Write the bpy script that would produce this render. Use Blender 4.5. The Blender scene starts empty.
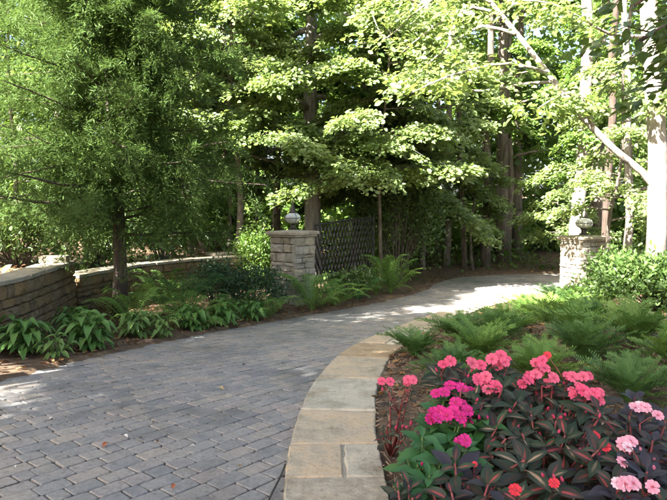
import bpy, math, random
import numpy as np
from mathutils import Matrix, Vector, Euler

# ------------------------------------------------------------------ camera, sky, sun, exposure
scn = bpy.context.scene
COL = scn.collection
R = math.radians
CAM_H = 1.65
cam_d = bpy.data.cameras.new("camera"); cam = bpy.data.objects.new("camera", cam_d); COL.objects.link(cam)
cam.location = (0, 0, CAM_H)
cam.rotation_euler = (R(90 - 3.755), 0, 0)
cam_d.sensor_width = 36; cam_d.lens = 34.55
cam_d.clip_start = 0.05; cam_d.clip_end = 2000
scn.camera = cam

SUN_EL = R(40)
SUN_AZ = math.atan2(-0.70, -0.71)          # direction towards the sun, clockwise from +Y
TO_SUN = Vector((math.sin(SUN_AZ) * math.cos(SUN_EL), math.cos(SUN_AZ) * math.cos(SUN_EL), math.sin(SUN_EL)))
wd = bpy.data.worlds.new("World"); scn.world = wd; wd.use_nodes = True
wn = wd.node_tree.nodes; wl = wd.node_tree.links; wn.clear()
sky = wn.new("ShaderNodeTexSky"); sky.sky_type = 'NISHITA'; sky.sun_disc = False
sky.sun_elevation = SUN_EL; sky.sun_rotation = SUN_AZ; sky.air_density = 1.0; sky.dust_density = 5.0; sky.ozone_density = .4
bg = wn.new("ShaderNodeBackground"); bg.inputs[1].default_value = 0.05
wo = wn.new("ShaderNodeOutputWorld"); wl.new(sky.outputs[0], bg.inputs[0]); wl.new(bg.outputs[0], wo.inputs[0])
sun_d = bpy.data.lights.new("sun", 'SUN'); sun_d.energy = 5.0; sun_d.angle = R(0.53); sun_d.color = (1.0, 0.94, 0.84)
sun = bpy.data.objects.new("sun", sun_d); COL.objects.link(sun)
sun.rotation_euler = (-TO_SUN).to_track_quat('-Z', 'Y').to_euler(); sun.location = (-20, -10, 30)

scn.view_settings.view_transform = 'Standard'; scn.view_settings.look = 'None'
scn.view_settings.exposure = 3.4; scn.view_settings.gamma = 1.0; scn.view_settings.use_curve_mapping = False
scn.view_settings.use_white_balance = True; scn.view_settings.white_balance_temperature = 6400
scn.render.engine = 'CYCLES'
cy = scn.cycles
cy.max_bounces = 4; cy.diffuse_bounces = 3; cy.glossy_bounces = 2; cy.transmission_bounces = 5; cy.transparent_max_bounces = 6
cy.use_denoising = True; cy.use_adaptive_sampling = True; cy.adaptive_threshold = .03; cy.use_light_tree = False
cy.caustics_reflective = False; cy.caustics_refractive = False; cy.sample_clamp_indirect = 6

rs = np.random.RandomState(7)
random.seed(7)

# ------------------------------------------------------------------ helpers
def link(name, me, parent=None, mat=None, M=None, props=None):
    o = bpy.data.objects.new(name, me); COL.objects.link(o)
    if me is not None and mat is not None and len(me.materials) == 0: me.materials.append(mat)
    if parent is not None: o.parent = parent
    if M is not None: o.matrix_local = M
    for k, v in (props or {}).items(): o[k] = v
    return o
def thing(name, label, cat, loc=(0, 0, 0), rz=0, group=None):
    o = bpy.data.objects.new(name, None); COL.objects.link(o)
    o.location = loc; o.rotation_euler = (0, 0, rz); o.empty_display_size = .1
    o["label"] = label; o["category"] = cat
    if group: o["group"] = group
    return o
def tag(o, label, cat, group=None, kind=None):
    o["label"] = label; o["category"] = cat
    if group: o["group"] = group
    if kind: o["kind"] = kind
    return o
def pymesh(name, V, F, mat=None, smooth=False, uv=None, fm=None):
    me = bpy.data.meshes.new(name); me.from_pydata([tuple(v) for v in V], [], F)
    if mat is not None:
        for m in (mat if isinstance(mat, (list, tuple)) else [mat]): me.materials.append(m)
    if fm is not None: me.polygons.foreach_set("material_index", fm)
    if smooth: me.polygons.foreach_set("use_smooth", [True] * len(me.polygons))
    if uv is not None:
        l = me.uv_layers.new(name="UVMap"); idx = np.zeros(len(me.loops), dtype=np.int32); me.loops.foreach_get("vertex_index", idx)
        l.data.foreach_set("uv", np.asarray(uv, dtype=np.float32)[idx].ravel())
    me.update(); return me
def quadmesh(name, V, Q, mat, smooth=False):
    V = np.asarray(V, np.float32); Q = np.asarray(Q, np.int32)
    me = bpy.data.meshes.new(name); me.vertices.add(len(V)); me.vertices.foreach_set("co", V.ravel())
    n = len(Q); me.loops.add(n * 4); me.loops.foreach_set("vertex_index", Q.ravel())
    me.polygons.add(n); me.polygons.foreach_set("loop_start", np.arange(0, n * 4, 4, dtype=np.int32))
    if smooth: me.polygons.foreach_set("use_smooth", np.ones(n, dtype=bool))
    me.materials.append(mat); me.update(calc_edges=True); return me
class MB:
    def __init__(s): s.V = []; s.F = []
    def add(s, V, F):
        o = len(s.V); s.V += [tuple(v) for v in V]; s.F += [tuple(i + o for i in f) for f in F]
    def tube(s, pts, rad, n=6, cap=True):
        P = [Vector(p) for p in pts]; V = []; F = []
        ref = Vector((0.31, 0.87, 0.2))
        for i, p in enumerate(P):
            d = (P[min(i + 1, len(P) - 1)] - P[max(i - 1, 0)])
            d = d.normalized() if d.length > 1e-9 else Vector((0, 0, 1))
            a = d.cross(ref)
            if a.length < .1: a = d.cross(Vector((1, 0, 0)))
            a.normalize(); b = d.cross(a); r = rad[i] if hasattr(rad, '__len__') else rad
            for k in range(n):
                t = 2 * math.pi * k / n; V.append(p + (a * math.cos(t) + b * math.sin(t)) * r)
        for i in range(len(P) - 1):
            for k in range(n):
                k2 = (k + 1) % n; F.append((i * n + k, i * n + k2, (i + 1) * n + k2, (i + 1) * n + k))
        if cap: F.append(tuple(range(n - 1, -1, -1))); F.append(tuple((len(P) - 1) * n + k for k in range(n)))
        s.add(V, F); return s
    def box(s, c, d, rz=0):
        x, y, z = d[0] / 2, d[1] / 2, d[2] / 2; ca, sa = math.cos(rz), math.sin(rz)
        V = [(c[0] + ca * i * x - sa * j * y, c[1] + sa * i * x + ca * j * y, c[2] + k * z) for k in (-1, 1) for j in (-1, 1) for i in (-1, 1)]
        s.add(V, [(0, 2, 3, 1), (4, 5, 7, 6), (0, 1, 5, 4), (2, 6, 7, 3), (0, 4, 6, 2), (1, 3, 7, 5)]); return s
    def lathe(s, prof, n=20):
        V = []; F = []
        for r, z in prof:
            for k in range(n): V.append((r * math.cos(2 * math.pi * k / n), r * math.sin(2 * math.pi * k / n), z))
        for i in range(len(prof) - 1):
            for k in range(n):
                k2 = (k + 1) % n; F.append((i * n + k, i * n + k2, (i + 1) * n + k2, (i + 1) * n + k))
        s.add(V, F); return s
    def mesh(s, name, mat, smooth=False): return pymesh(name, s.V, s.F, mat, smooth)
def catmull(P, step=.12):
    P = [np.array(p, float) for p in P]; out = []
    for i in range(len(P) - 1):
        p0 = P[max(i - 1, 0)]; p1 = P[i]; p2 = P[i + 1]; p3 = P[min(i + 2, len(P) - 1)]
        n = max(2, int(np.linalg.norm(p2 - p1) / step))
        for k in range(n):
            t = k / n
            out.append(.5 * ((2 * p1) + (-p0 + p2) * t + (2 * p0 - 5 * p1 + 4 * p2 - p3) * t * t + (-p0 + 3 * p1 - 3 * p2 + p3) * t ** 3))
    out.append(P[-1]); return np.array(out)
def nrm(a): return a / np.maximum(np.linalg.norm(a, axis=-1, keepdims=True), 1e-9)

# ------------------------------------------------------------------ materials
def newmat(name):
    m = bpy.data.materials.new(name); m.use_nodes = True; nt = m.node_tree; nt.nodes.clear()
    out = nt.nodes.new("ShaderNodeOutputMaterial"); return m, nt.nodes, nt.links, out
def ramp(n, stops):
    r = n.new("ShaderNodeValToRGB"); e = r.color_ramp.elements
    while len(e) < len(stops): e.new(.5)
    for i, (p, c) in enumerate(stops): e[i].position = p; e[i].color = (*c, 1)
    return r
def noise(n, l, scale, detail=4, rough=.6, coord=None):
    t = n.new("ShaderNodeTexNoise"); t.inputs['Scale'].default_value = scale; t.inputs['Detail'].default_value = detail
    t.inputs['Roughness'].default_value = rough
    if coord is not None: l.new(coord, t.inputs['Vector'])
    return t
def mixrgb(n, l, fac, a, b, mode='MIX'):
    m = n.new("ShaderNodeMix"); m.data_type = 'RGBA'; m.blend_type = mode
    for sock, v in ((m.inputs[0], fac), (m.inputs[6], a), (m.inputs[7], b)):
        if isinstance(v, (int, float)): sock.default_value = v
        elif isinstance(v, tuple): sock.default_value = (*v, 1)
        else: l.new(v, sock)
    return m.outputs[2]
def bump(n, l, h, strength, dist=.02):
    b = n.new("ShaderNodeBump"); b.inputs['Strength'].default_value = strength; b.inputs['Distance'].default_value = dist
    l.new(h, b.inputs['Height']); return b.outputs[0]
def leaf_mat(name, cols, trans, tfac=.35, rough=.42, spec=.5, rnd='island', stripe=None, edge=None):
    """cols: colours picked at random per leaf; stripe/edge: a colour that follows the leaf's own midrib or margin (UV)"""
    m, n, l, out = newmat(name)
    src = n.new("ShaderNodeNewGeometry").outputs['Random Per Island'] if rnd == 'island' else n.new("ShaderNodeObjectInfo").outputs['Random']
    k = len(cols); rp = ramp(n, [(i / max(k - 1, 1), c) for i, c in enumerate(cols)]); l.new(src, rp.inputs[0])
    col = rp.outputs[0]
    tc = n.new("ShaderNodeTexCoord")
    if stripe or edge:
        sep = n.new("ShaderNodeSeparateXYZ"); l.new(tc.outputs['UV'], sep.inputs[0])
        nz = noise(n, l, 9, 3, .6, tc.outputs['UV'])
        a = n.new("ShaderNodeMath"); a.operation = 'SUBTRACT'; l.new(sep.outputs[0], a.inputs[0]); a.inputs[1].default_value = .5
        b = n.new("ShaderNodeMath"); b.operation = 'ABSOLUTE'; l.new(a.outputs[0], b.inputs[0])
        c = n.new("ShaderNodeMath"); c.operation = 'MULTIPLY_ADD'; l.new(nz.outputs[0], c.inputs[0]); c.inputs[1].default_value = .18; l.new(b.outputs[0], c.inputs[2])
        if edge:
            r2 = ramp(n, [(.42, (0, 0, 0)), (.50, (1, 1, 1))]); l.new(c.outputs[0], r2.inputs[0]); col = mixrgb(n, l, r2.outputs[0], col, edge)
        if stripe:
            r2 = ramp(n, [(.12, (1, 1, 1)), (.26, (0, 0, 0))]); l.new(c.outputs[0], r2.inputs[0])
            r3 = ramp(n, [(.0, (1, 1, 1)), (.55, (.9, .9, .9)), (.8, (0, 0, 0))]); l.new(sep.outputs[1], r3.inputs[0])
            f = n.new("ShaderNodeMath"); f.operation = 'MULTIPLY'; l.new(r2.outputs[0], f.inputs[0]); l.new(r3.outputs[0], f.inputs[1])
            r4 = ramp(n, [(.25, (.12, .12, .12)), (.8, (1, 1, 1))]); l.new(src, r4.inputs[0])
            f2 = n.new("ShaderNodeMath"); f2.operation = 'MULTIPLY'; l.new(f.outputs[0], f2.inputs[0]); l.new(r4.outputs[0], f2.inputs[1])
            col = mixrgb(n, l, f2.outputs[0], col, stripe)
    p = n.new("ShaderNodeBsdfPrincipled"); l.new(col, p.inputs['Base Color']); p.inputs['Roughness'].default_value = rough
    p.inputs['Specular IOR Level'].default_value = spec
    if stripe or edge:
        wv = n.new("ShaderNodeMath"); wv.operation = 'MULTIPLY'; l.new(b.outputs[0], wv.inputs[0]); wv.inputs[1].default_value = 95.0
        sn = n.new("ShaderNodeMath"); sn.operation = 'SINE'; l.new(wv.outputs[0], sn.inputs[0]); l.new(bump(n, l, sn.outputs[0], .5, .004), p.inputs['Normal'])
    t = n.new("ShaderNodeBsdfTranslucent"); tcn = mixrgb(n, l, .55, col, trans); l.new(tcn, t.inputs[0])
    mx = n.new("ShaderNodeMixShader"); mx.inputs[0].default_value = tfac
    l.new(p.outputs[0], mx.inputs[1]); l.new(t.outputs[0], mx.inputs[2]); l.new(mx.outputs[0], out.inputs[0])
    return m
def solid_mat(name, stops, scale=6, rough=.85, bstr=.4, bscale=40, rnd=None, rstops=None, metal=0, spec=.4, rfac=.6, bdist=.02, stretch=None, detail=5):
    """noise-driven colour ramp, optionally blended with a colour picked per object / per island"""
    m, n, l, out = newmat(name); tc = n.new("ShaderNodeTexCoord"); crd = tc.outputs['Object']
    if stretch:
        mp = n.new("ShaderNodeMapping"); mp.inputs['Scale'].default_value = stretch; l.new(crd, mp.inputs[0]); crd = mp.outputs[0]
    if rnd:
        src = n.new("ShaderNodeObjectInfo").outputs['Random'] if rnd == 'object' else n.new("ShaderNodeNewGeometry").outputs['Random Per Island']
        vm = n.new("ShaderNodeVectorMath"); vm.operation = 'ADD'
        cx = n.new("ShaderNodeMath"); cx.operation = 'MULTIPLY'; l.new(src, cx.inputs[0]); cx.inputs[1].default_value = 57.0
        l.new(crd, vm.inputs[0]); l.new(cx.outputs[0], vm.inputs[1]); crd2 = vm.outputs[0]
    else: crd2 = crd
    nz = noise(n, l, scale, detail, .62, crd2); rp = ramp(n, stops); l.new(nz.outputs[0], rp.inputs[0]); col = rp.outputs[0]
    if rnd and rstops:
        r2 = ramp(n, rstops); r2.color_ramp.interpolation = 'LINEAR'; l.new(src, r2.inputs[0]); col = mixrgb(n, l, rfac, col, r2.outputs[0])
        fine = noise(n, l, scale * 6, 4, .7, crd2); fr = ramp(n, [(.3, (.72, .72, .72)), (.7, (1.25, 1.25, 1.25))]); l.new(fine.outputs[0], fr.inputs[0])
        col = mixrgb(n, l, .8, col, fr.outputs[0], 'MULTIPLY')
    p = n.new("ShaderNodeBsdfPrincipled"); l.new(col, p.inputs['Base Color']); p.inputs['Roughness'].default_value = rough
    p.inputs['Metallic'].default_value = metal; p.inputs['Specular IOR Level'].default_value = spec
    if bstr: l.new(bump(n, l, noise(n, l, bscale, 6, .65, crd2).outputs[0], bstr, bdist), p.inputs['Normal'])
    l.new(p.outputs[0], out.inputs[0]); return m

PAV_R = [(0, (.12, .128, .14)), (.2, (.19, .19, .19)), (.38, (.24, .205, .19)), (.55, (.16, .165, .175)), (.72, (.27, .235, .20)), (.88, (.21, .205, .20)), (1, (.115, .122, .14))]
PAV_S = [(.3, (.15, .15, .15)), (.7, (.27, .25, .235))]
M = {}
PAV_R = [(p_, (c_[0] * 1.08, c_[1] * 1.08, c_[2] * 1.06)) for p_, c_ in PAV_R]; PAV_S = [(p_, (c_[0] * 1.08, c_[1] * 1.08, c_[2] * 1.06)) for p_, c_ in PAV_S]
M['paver'] = solid_mat("paver", PAV_S, 7, .8, .35, 60, 'object', PAV_R, bdist=.008)
M['paver_far'] = solid_mat("paver_far", PAV_S, 7, .8, .35, 60, 'island', PAV_R, bdist=.008)
def weather(mat, big, small, bs=.9, ss=17, tint=(.62, .62, .58), f=.5):
    """stains and specks of the material itself, laid out in world space"""
    nt_ = mat.node_tree; n_, l_ = nt_.nodes, nt_.links; pr = next(q for q in n_ if q.type == 'BSDF_PRINCIPLED'); src = pr.inputs['Base Color'].links[0].from_socket
    pos = n_.new("ShaderNodeNewGeometry").outputs['Position']; st1 = ramp(n_, [(.32, tint), (.5, (1, 1, 1)), (.68, (1.18, 1.11, 1.02))]); l_.new(noise(n_, l_, bs, 7, .68, pos).outputs[0], st1.inputs[0])
    st2 = ramp(n_, [(.36, (.45, .44, .40)), (.47, (1, 1, 1)), (.62, (1, 1, 1)), (.7, (1.2, 1.18, 1.12))]); l_.new(noise(n_, l_, ss, 6, .78, pos).outputs[0], st2.inputs[0])
    l_.new(mixrgb(n_, l_, small, mixrgb(n_, l_, big, src, st1.outputs[0], 'MULTIPLY'), st2.outputs[0], 'MULTIPLY'), pr.inputs['Base Color'])
for k_ in ('paver', 'paver_far'): weather(M[k_], 1.0, .55)
M['joint'] = solid_mat("joint_sand", [(.3, (.035, .033, .03)), (.7, (.085, .08, .07))], 14, .95, .5, 80)
M['flag'] = solid_mat("flagstone", [(.25, (.28, .245, .19)), (.5, (.39, .34, .255)), (.62, (.43, .34, .23)), (.8, (.40, .365, .30))], 2.6, .88, .8, 9, 'object',
                      [(0, (.36, .24, .13)), (.3, (.27, .245, .19)), (.6, (.33, .31, .26)), (.8, (.37, .255, .14)), (1, (.24, .215, .17))], rfac=.7, bdist=.02)
M['flag_orange'] = solid_mat("flagstone_ochre", [(.25, (.27, .23, .175)), (.42, (.38, .33, .25)), (.58, (.42, .33, .225)), (.72, (.39, .335, .255)), (.85, (.32, .29, .24))], 3.2, .88, .8, 9, bdist=.02)
M['flag_grey'] = solid_mat("flagstone_grey", [(.25, (.29, .26, .20)), (.5, (.40, .365, .29)), (.7, (.45, .40, .315)), (.85, (.41, .335, .24))], 2.8, .88, .8, 9, bdist=.02)
M['mortar'] = solid_mat("mortar", [(.3, (.27, .245, .2)), (.7, (.40, .37, .31))], 8, .95, .5, 70)
M['wallstone'] = solid_mat("wall_stone", [(.25, (.09, .07, .045)), (.55, (.17, .13, .08)), (.8, (.23, .19, .14))], 7, .9, .6, 24, 'object',
                           [(0, (.21, .155, .085)), (.25, (.175, .115, .045)), (.5, (.29, .175, .065)), (.75, (.12, .085, .045)), (1, (.30, .22, .13))], rfac=.55)
M['pillarstone'] = solid_mat("pillar_stone", [(.25, (.22, .21, .19)), (.55, (.34, .32, .28)), (.8, (.46, .44, .40))], 7, .9, .6, 24, 'object',
                             [(0, (.29, .28, .27)), (.25, (.26, .20, .12)), (.5, (.38, .35, .30)), (.75, (.19, .18, .165)), (1, (.41, .34, .23))], rfac=.55)
M['core'] = solid_mat("wall_core", [(.3, (.05, .045, .035)), (.7, (.10, .09, .07))], 9, .95, .5, 50)
M['coping'] = solid_mat("coping_stone", [(.3, (.20, .17, .12)), (.7, (.34, .30, .23))], 4, .88, .5, 26, 'object', [(0, (.40, .37, .31)), (1, (.30, .27, .21))], rfac=.4)
for k_ in ('flag', 'flag_orange', 'flag_grey'): weather(M[k_], .9, .6, 3.2, 26, (.62, .58, .48))
for k_ in ('wallstone', 'pillarstone', 'coping', 'mortar'): weather(M[k_], .8, .6, 4.5, 30, (.5, .52, .42))
M['soil'] = solid_mat("ground_litter", [(.25, (.045, .03, .02)), (.45, (.10, .065, .04)), (.6, (.15, .10, .06)), (.8, (.19, .14, .09))], 5, .95, .9, 28, bdist=.03, detail=9)
M['chip'] = solid_mat("bark_chip", [(.3, (.10, .065, .045)), (.7, (.22, .15, .10))], 20, .9, 0, 1, 'island', [(0, (.06, .045, .035)), (.4, (.17, .12, .085)), (.7, (.28, .20, .14)), (1, (.36, .27, .19))], rfac=.8)
M['litter'] = leaf_mat("dry_leaf", [(.10, .05, .025), (.20, .11, .05), (.30, .17, .07), (.16, .09, .06)], (.3, .15, .05), .15, .7, .2)
M['iron'] = solid_mat("black_iron", [(.3, (.012, .012, .013)), (.7, (.03, .03, .03))], 12, .5, .2, 60, spec=.5)
M['bronze'] = solid_mat("dark_bronze", [(.3, (.03, .027, .025)), (.7, (.07, .06, .05))], 12, .4, .15, 60, metal=.6)
M['bark'] = solid_mat("bark", [(.3, (.06, .05, .042)), (.55, (.15, .125, .105)), (.75, (.25, .22, .19))], 5, .92, .9, 11, stretch=(3, 3, .5), bdist=.04)
M['bark_grey'] = solid_mat("grey_bark", [(.3, (.09, .085, .08)), (.55, (.18, .17, .155)), (.75, (.27, .255, .235))], 5, .92, .9, 11, stretch=(3, 3, .5), bdist=.04)
M['bark_pale'] = solid_mat("pale_bark", [(.28, (.06, .05, .04)), (.4, (.16, .14, .12)), (.55, (.26, .235, .205)), (.75, (.33, .305, .27))], 4.5, .88, .5, 16, stretch=(2, 2, .6))
M['bark_red'] = solid_mat("cedar_bark", [(.3, (.035, .025, .02)), (.6, (.09, .065, .05)), (.8, (.14, .11, .09))], 6, .92, .9, 12, stretch=(4, 4, .4), bdist=.04)
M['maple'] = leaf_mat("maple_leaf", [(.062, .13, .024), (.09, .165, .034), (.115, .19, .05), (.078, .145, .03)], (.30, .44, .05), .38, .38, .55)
M['maple_sunlit'] = leaf_mat("sunlit_leaf", [(.12, .185, .06), (.15, .215, .085), (.18, .24, .11), (.13, .195, .065)], (.42, .54, .08), .42, .36, .6)  # leaf green, with the whitening of overexposed sunlight put into its colour
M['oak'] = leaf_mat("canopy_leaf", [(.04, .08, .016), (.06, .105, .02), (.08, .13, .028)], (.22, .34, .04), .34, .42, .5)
M['evergreen'] = leaf_mat("evergreen_leaf", [(.04, .08, .02), (.06, .11, .026), (.08, .135, .034)], (.18, .28, .04), .28, .38, .5)
M['azalea'] = leaf_mat("azalea_leaf", [(.018, .05, .02), (.028, .07, .028), (.04, .085, .03)], (.08, .16, .04), .18, .4, .5)
M['shrub'] = leaf_mat("shrub_leaf", [(.05, .10, .025), (.075, .135, .032), (.10, .16, .045)], (.22, .34, .05), .28, .36, .6)
M['wood'] = leaf_mat("woodland_leaf", [(.055, .105, .02), (.08, .14, .028), (.105, .17, .036), (.13, .19, .045)], (.28, .42, .06), .4, .45, .4)
M['cedar'] = leaf_mat("cedar_needle", [(.042, .085, .02), (.065, .115, .03), (.092, .145, .04), (.05, .095, .024)], (.16, .25, .05), .32, .6, .15)
M['hosta'] = leaf_mat("hosta_leaf", [(.078, .192, .041), (.114, .240, .050), (.168, .294, .072)], (.20, .36, .06), .25, .42, .35, 'object', edge=(.12, .22, .07))
M['hosta_pale'] = leaf_mat("hosta_leaf_yellow", [(.10, .20, .045), (.14, .25, .06), (.11, .22, .05)], (.3, .44, .1), .28, .42, .35, 'object', edge=(.25, .35, .13))
M['fern'] = leaf_mat("fern_leaflet", [(.092, .196, .040), (.127, .236, .052), (.161, .259, .057)], (.24, .38, .06), .3, .5, .35, 'object')
M['fern_dark'] = leaf_mat("fern_leaflet_dark", [(.035, .10, .03), (.05, .125, .035)], (.14, .28, .05), .25, .5, .35, 'object')
M['yew'] = leaf_mat("yew_needle", [(.091, .183, .037), (.122, .220, .044), (.159, .250, .055), (.073, .152, .034)], (.18, .30, .05), .22, .5, .22, 'object')
M['yew_dark'] = leaf_mat("yew_needle_dark", [(.062, .131, .033), (.088, .163, .040)], (.1, .2, .05), .2, .5, .22, 'object')
M['imp_green'] = leaf_mat("impatiens_green_leaf", [(.03, .10, .028), (.045, .125, .032), (.038, .112, .036)], (.12, .26, .05), .2, .4, .35, 'object')
M['imp_dark'] = leaf_mat("impatiens_bronze_leaf", [(.027, .053, .030), (.037, .037, .034), (.035, .070, .035), (.045, .030, .031)], (.08, .03, .035), .12, .4, .28, 'object', stripe=(.42, .07, .075))
M['imp_pale'] = leaf_mat("impatiens_striped_leaf", [(.024, .048, .026), (.034, .048, .03)], (.1, .06, .04), .12, .4, .28, 'object', stripe=(.44, .29, .19))
M['imp_purple'] = leaf_mat("impatiens_purple_leaf", [(.022, .02, .026), (.034, .028, .036), (.026, .026, .028)], (.06, .03, .045), .1, .42, .3, 'object')
M['imp_stem'] = solid_mat("impatiens_stem", [(.3, (.16, .03, .035)), (.7, (.28, .07, .06))], 8, .5, 0)
M['stem_green'] = solid_mat("green_stem", [(.3, (.05, .10, .025)), (.7, (.09, .15, .035))], 8, .6, 0)
def petal(name, c, c2):
    m = leaf_mat(name, [c, c2, c], c, .3, .5, .3, 'object'); n = m.node_tree.nodes; l = m.node_tree.links
    tc = n.new("ShaderNodeTexCoord"); sep = n.new("ShaderNodeSeparateXYZ"); l.new(tc.outputs['UV'], sep.inputs[0])
    nz = noise(n, l, 60, 4, .7, tc.outputs['Object']); a = n.new("ShaderNodeMath"); a.operation = 'MULTIPLY_ADD'; l.new(nz.outputs[0], a.inputs[0]); a.inputs[1].default_value = .5; l.new(sep.outputs[1], a.inputs[2])
    rp = ramp(n, [(.25, (.55, .35, .45)), (.6, (.9, .8, .85)), (1.0, (1, 1, 1))]); l.new(a.outputs[0], rp.inputs[0])
    pr = next(q for q in n if q.type == 'BSDF_PRINCIPLED'); src = pr.inputs['Base Color'].links[0].from_socket
    l.new(mixrgb(n, l, .9, src, rp.outputs[0], 'MULTIPLY'), pr.inputs['Base Color']); return m
M['p_coral'] = petal("coral_petal", (.78, .09, .20), (.80, .16, .25))
M['p_magenta'] = petal("magenta_petal", (.62, .02, .20), (.70, .035, .26))
M['p_pale'] = petal("pale_pink_petal", (.80, .34, .44), (.82, .42, .50))
M['p_white'] = petal("white_petal", (.82, .66, .70), (.82, .6, .66))
M['p_red'] = petal("red_petal", (.65, .03, .05), (.70, .05, .07))
M['eye'] = solid_mat("flower_eye", [(.3, (.45, .02, .06)), (.7, (.6, .08, .1))], 10, .6, 0)
m, n, l, out = newmat("lamp_glass")
p = n.new("ShaderNodeBsdfPrincipled"); p.inputs['Base Color'].default_value = (.86, .92, .88, 1); p.inputs['Roughness'].default_value = .06
p.inputs['Transmission Weight'].default_value = .55; p.inputs['IOR'].default_value = 1.3
nzz = noise(n, l, 14, 2); l.new(bump(n, l, nzz.outputs[0], .25, .01), p.inputs['Normal']); l.new(p.outputs[0], out.inputs[0]); M['glass'] = m
M['bulb'] = solid_mat("candle_tube", [(.3, (.6, .56, .48)), (.7, (.7, .66, .58))], 5, .6, 0)

# ------------------------------------------------------------------ terrain
KERB = catmull([(.35, -4), (.05, 0), (-.2, 2.2), (-.29, 3.4), (-.31, 4.3), (-.27, 5.2), (-.16, 6.2), (.16, 7.8), (.78, 9.5), (1.62, 11.5), (2.75, 13.6), (4.0, 15.0), (5.5, 15.85), (8, 16.5), (13, 16.8), (20, 16.8)], .1)
LEFT = catmull([(-5.6, -4), (-5.2, 0), (-4.6, 2.5), (-3.9, 4.6), (-3.2, 6.2), (-2.55, 7.9), (-1.75, 9.7), (-.75, 11.5), (.35, 13.2), (1.7, 15.1), (2.5, 16.6), (3.0, 18.0), (3.9, 19.3), (5.6, 20.1), (8, 20.5), (13, 20.7), (20, 20.7)], .1)
def offset(path, d):
    t = np.gradient(path, axis=0); t = nrm(t); return path + np.stack([t[:, 1], -t[:, 0]], 1) * d
KERB_IN = offset(KERB, .62)
DRIVE = np.concatenate([LEFT, KERB[::-1]])
DRIVEK = np.concatenate([LEFT, KERB_IN[::-1]])
W1 = catmull([(-12, 3.0), (-7.5, 3.6), (-5.2, 5.2), (-4.15, 6.6), (-3.92, 7.6), (-4.05, 9.0), (-4.28, 10.45)], .15)
W2 = catmull([(-4.33, 10.72), (-4.12, 12.0), (-3.7, 13.2), (-2.9, 14.4), (-2.0, 15.3), (-1.0, 16.1)], .15)
TERR = np.concatenate([offset(W1, -.22), offset(W2, -.22), [(-.5, 18), (-2, 24), (-8, 40), (-60, 60), (-60, 3)]])
def inside(x, y, P):
    x = np.asarray(x, float); y = np.asarray(y, float); c = np.zeros(x.shape, bool)
    P = P[::2] if len(P) > 120 else P
    j = len(P) - 1
    for i in range(len(P)):
        xi, yi = P[i]; xj, yj = P[j]
        if yi != yj:
            c ^= ((yi > y) != (yj > y)) & (x < (xj - xi) * (y - yi) / (yj - yi) + xi)
        j = i
    return c
def pdist(x, y, P):
    P = P[::3]; d = np.full(np.shape(x), 1e9)
    for i in range(len(P) - 1):
        a = P[i]; b = P[i + 1]; ab = b - a; L = ab @ ab
        t = np.clip(((x - a[0]) * ab[0] + (y - a[1]) * ab[1]) / L, 0, 1)
        d = np.minimum(d, np.hypot(x - a[0] - t * ab[0], y - a[1] - t * ab[1]))
    return d
def sstep(a, b, x): t = np.clip((x - a) / (b - a), 0, 1); return t * t * (3 - 2 * t)
def gz(y): return -.45 * sstep(4.5, 14.5, y)
def lump(x, y): return .5 * np.sin(x * 1.7 + 1.3 * np.sin(y * .9)) * np.cos(y * 1.3 + .7 * np.sin(x * 1.1)) + .3 * np.sin(x * 4.1 + y * 2.7) * np.cos(y * 3.7 - x * 1.9)
def groundz(x, y):
    x = np.atleast_1d(np.asarray(x, float)); y = np.atleast_1d(np.asarray(y, float))
    base = gz(y); ind = inside(x, y, DRIVEK); dk = pdist(x, y, KERB_IN); dl = pdist(x, y, LEFT)
    right = (~ind) & (dk < dl)
    z = base + np.where(ind, -.07, 0)
    zr = .03 + .58 * sstep(.0, 4.8, dk) + .035 * lump(x, y) * sstep(.1, .8, dk)
    zl = .035 + .12 * sstep(0, 2, dl) + .03 * lump(x, y) * sstep(.1, .8, dl)
    z = z + np.where(ind, 0, np.where(right, zr, zl))
    terr = inside(x, y, TERR) & ~ind
    tz = np.where(y < 10.6, .64,   .40 + .24 * sstep(1.0, 3.0, np.hypot(np.maximum(-4.3 - x, 0), 0)))
    far = sstep(0, 8, pdist(x, y, np.concatenate([W1, W2]))); tz = tz + far * .5 + .04 * lump(x, y)
    z = np.where(terr, tz, z)
    z = z + np.where(y > 21, .055 * np.clip(y - 21, 0, 60), 0) * sstep(21, 24, y) + np.where(np.abs(x) > 14, .03 * np.clip(np.abs(x) - 14, 0, 40), 0)
    return z
def gp(x, y): return float(groundz(x, y)[0])
xs = np.concatenate([[-400, -200, -100, -60, -40, -28, -20, -16, -13, -11, -9.5], np.arange(-8.6, 9.6, .13), [10.5, 12, 14, 17, 21, 28, 40, 60, 100, 200, 400]])
ys = np.concatenate([[-300, -120, -60, -30, -16, -9, -5, -3, -1.5, -.5], np.arange(.4, 21.6, .13), [22.5, 24, 26, 29, 33, 38, 45, 55, 80, 140, 300, 600]])
GX, GY = np.meshgrid(xs, ys); GZ = groundz(GX.ravel(), GY.ravel())
nx, ny = len(xs), len(ys)
idx = np.arange(nx * ny).reshape(ny, nx)
Q = np.stack([idx[:-1, :-1], idx[:-1, 1:], idx[1:, 1:], idx[1:, :-1]], -1).reshape(-1, 4)
gnd = link("ground", quadmesh("ground", np.stack([GX.ravel(), GY.ravel(), GZ], 1), Q, M['soil'], True)); gnd["kind"] = "structure"

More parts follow.
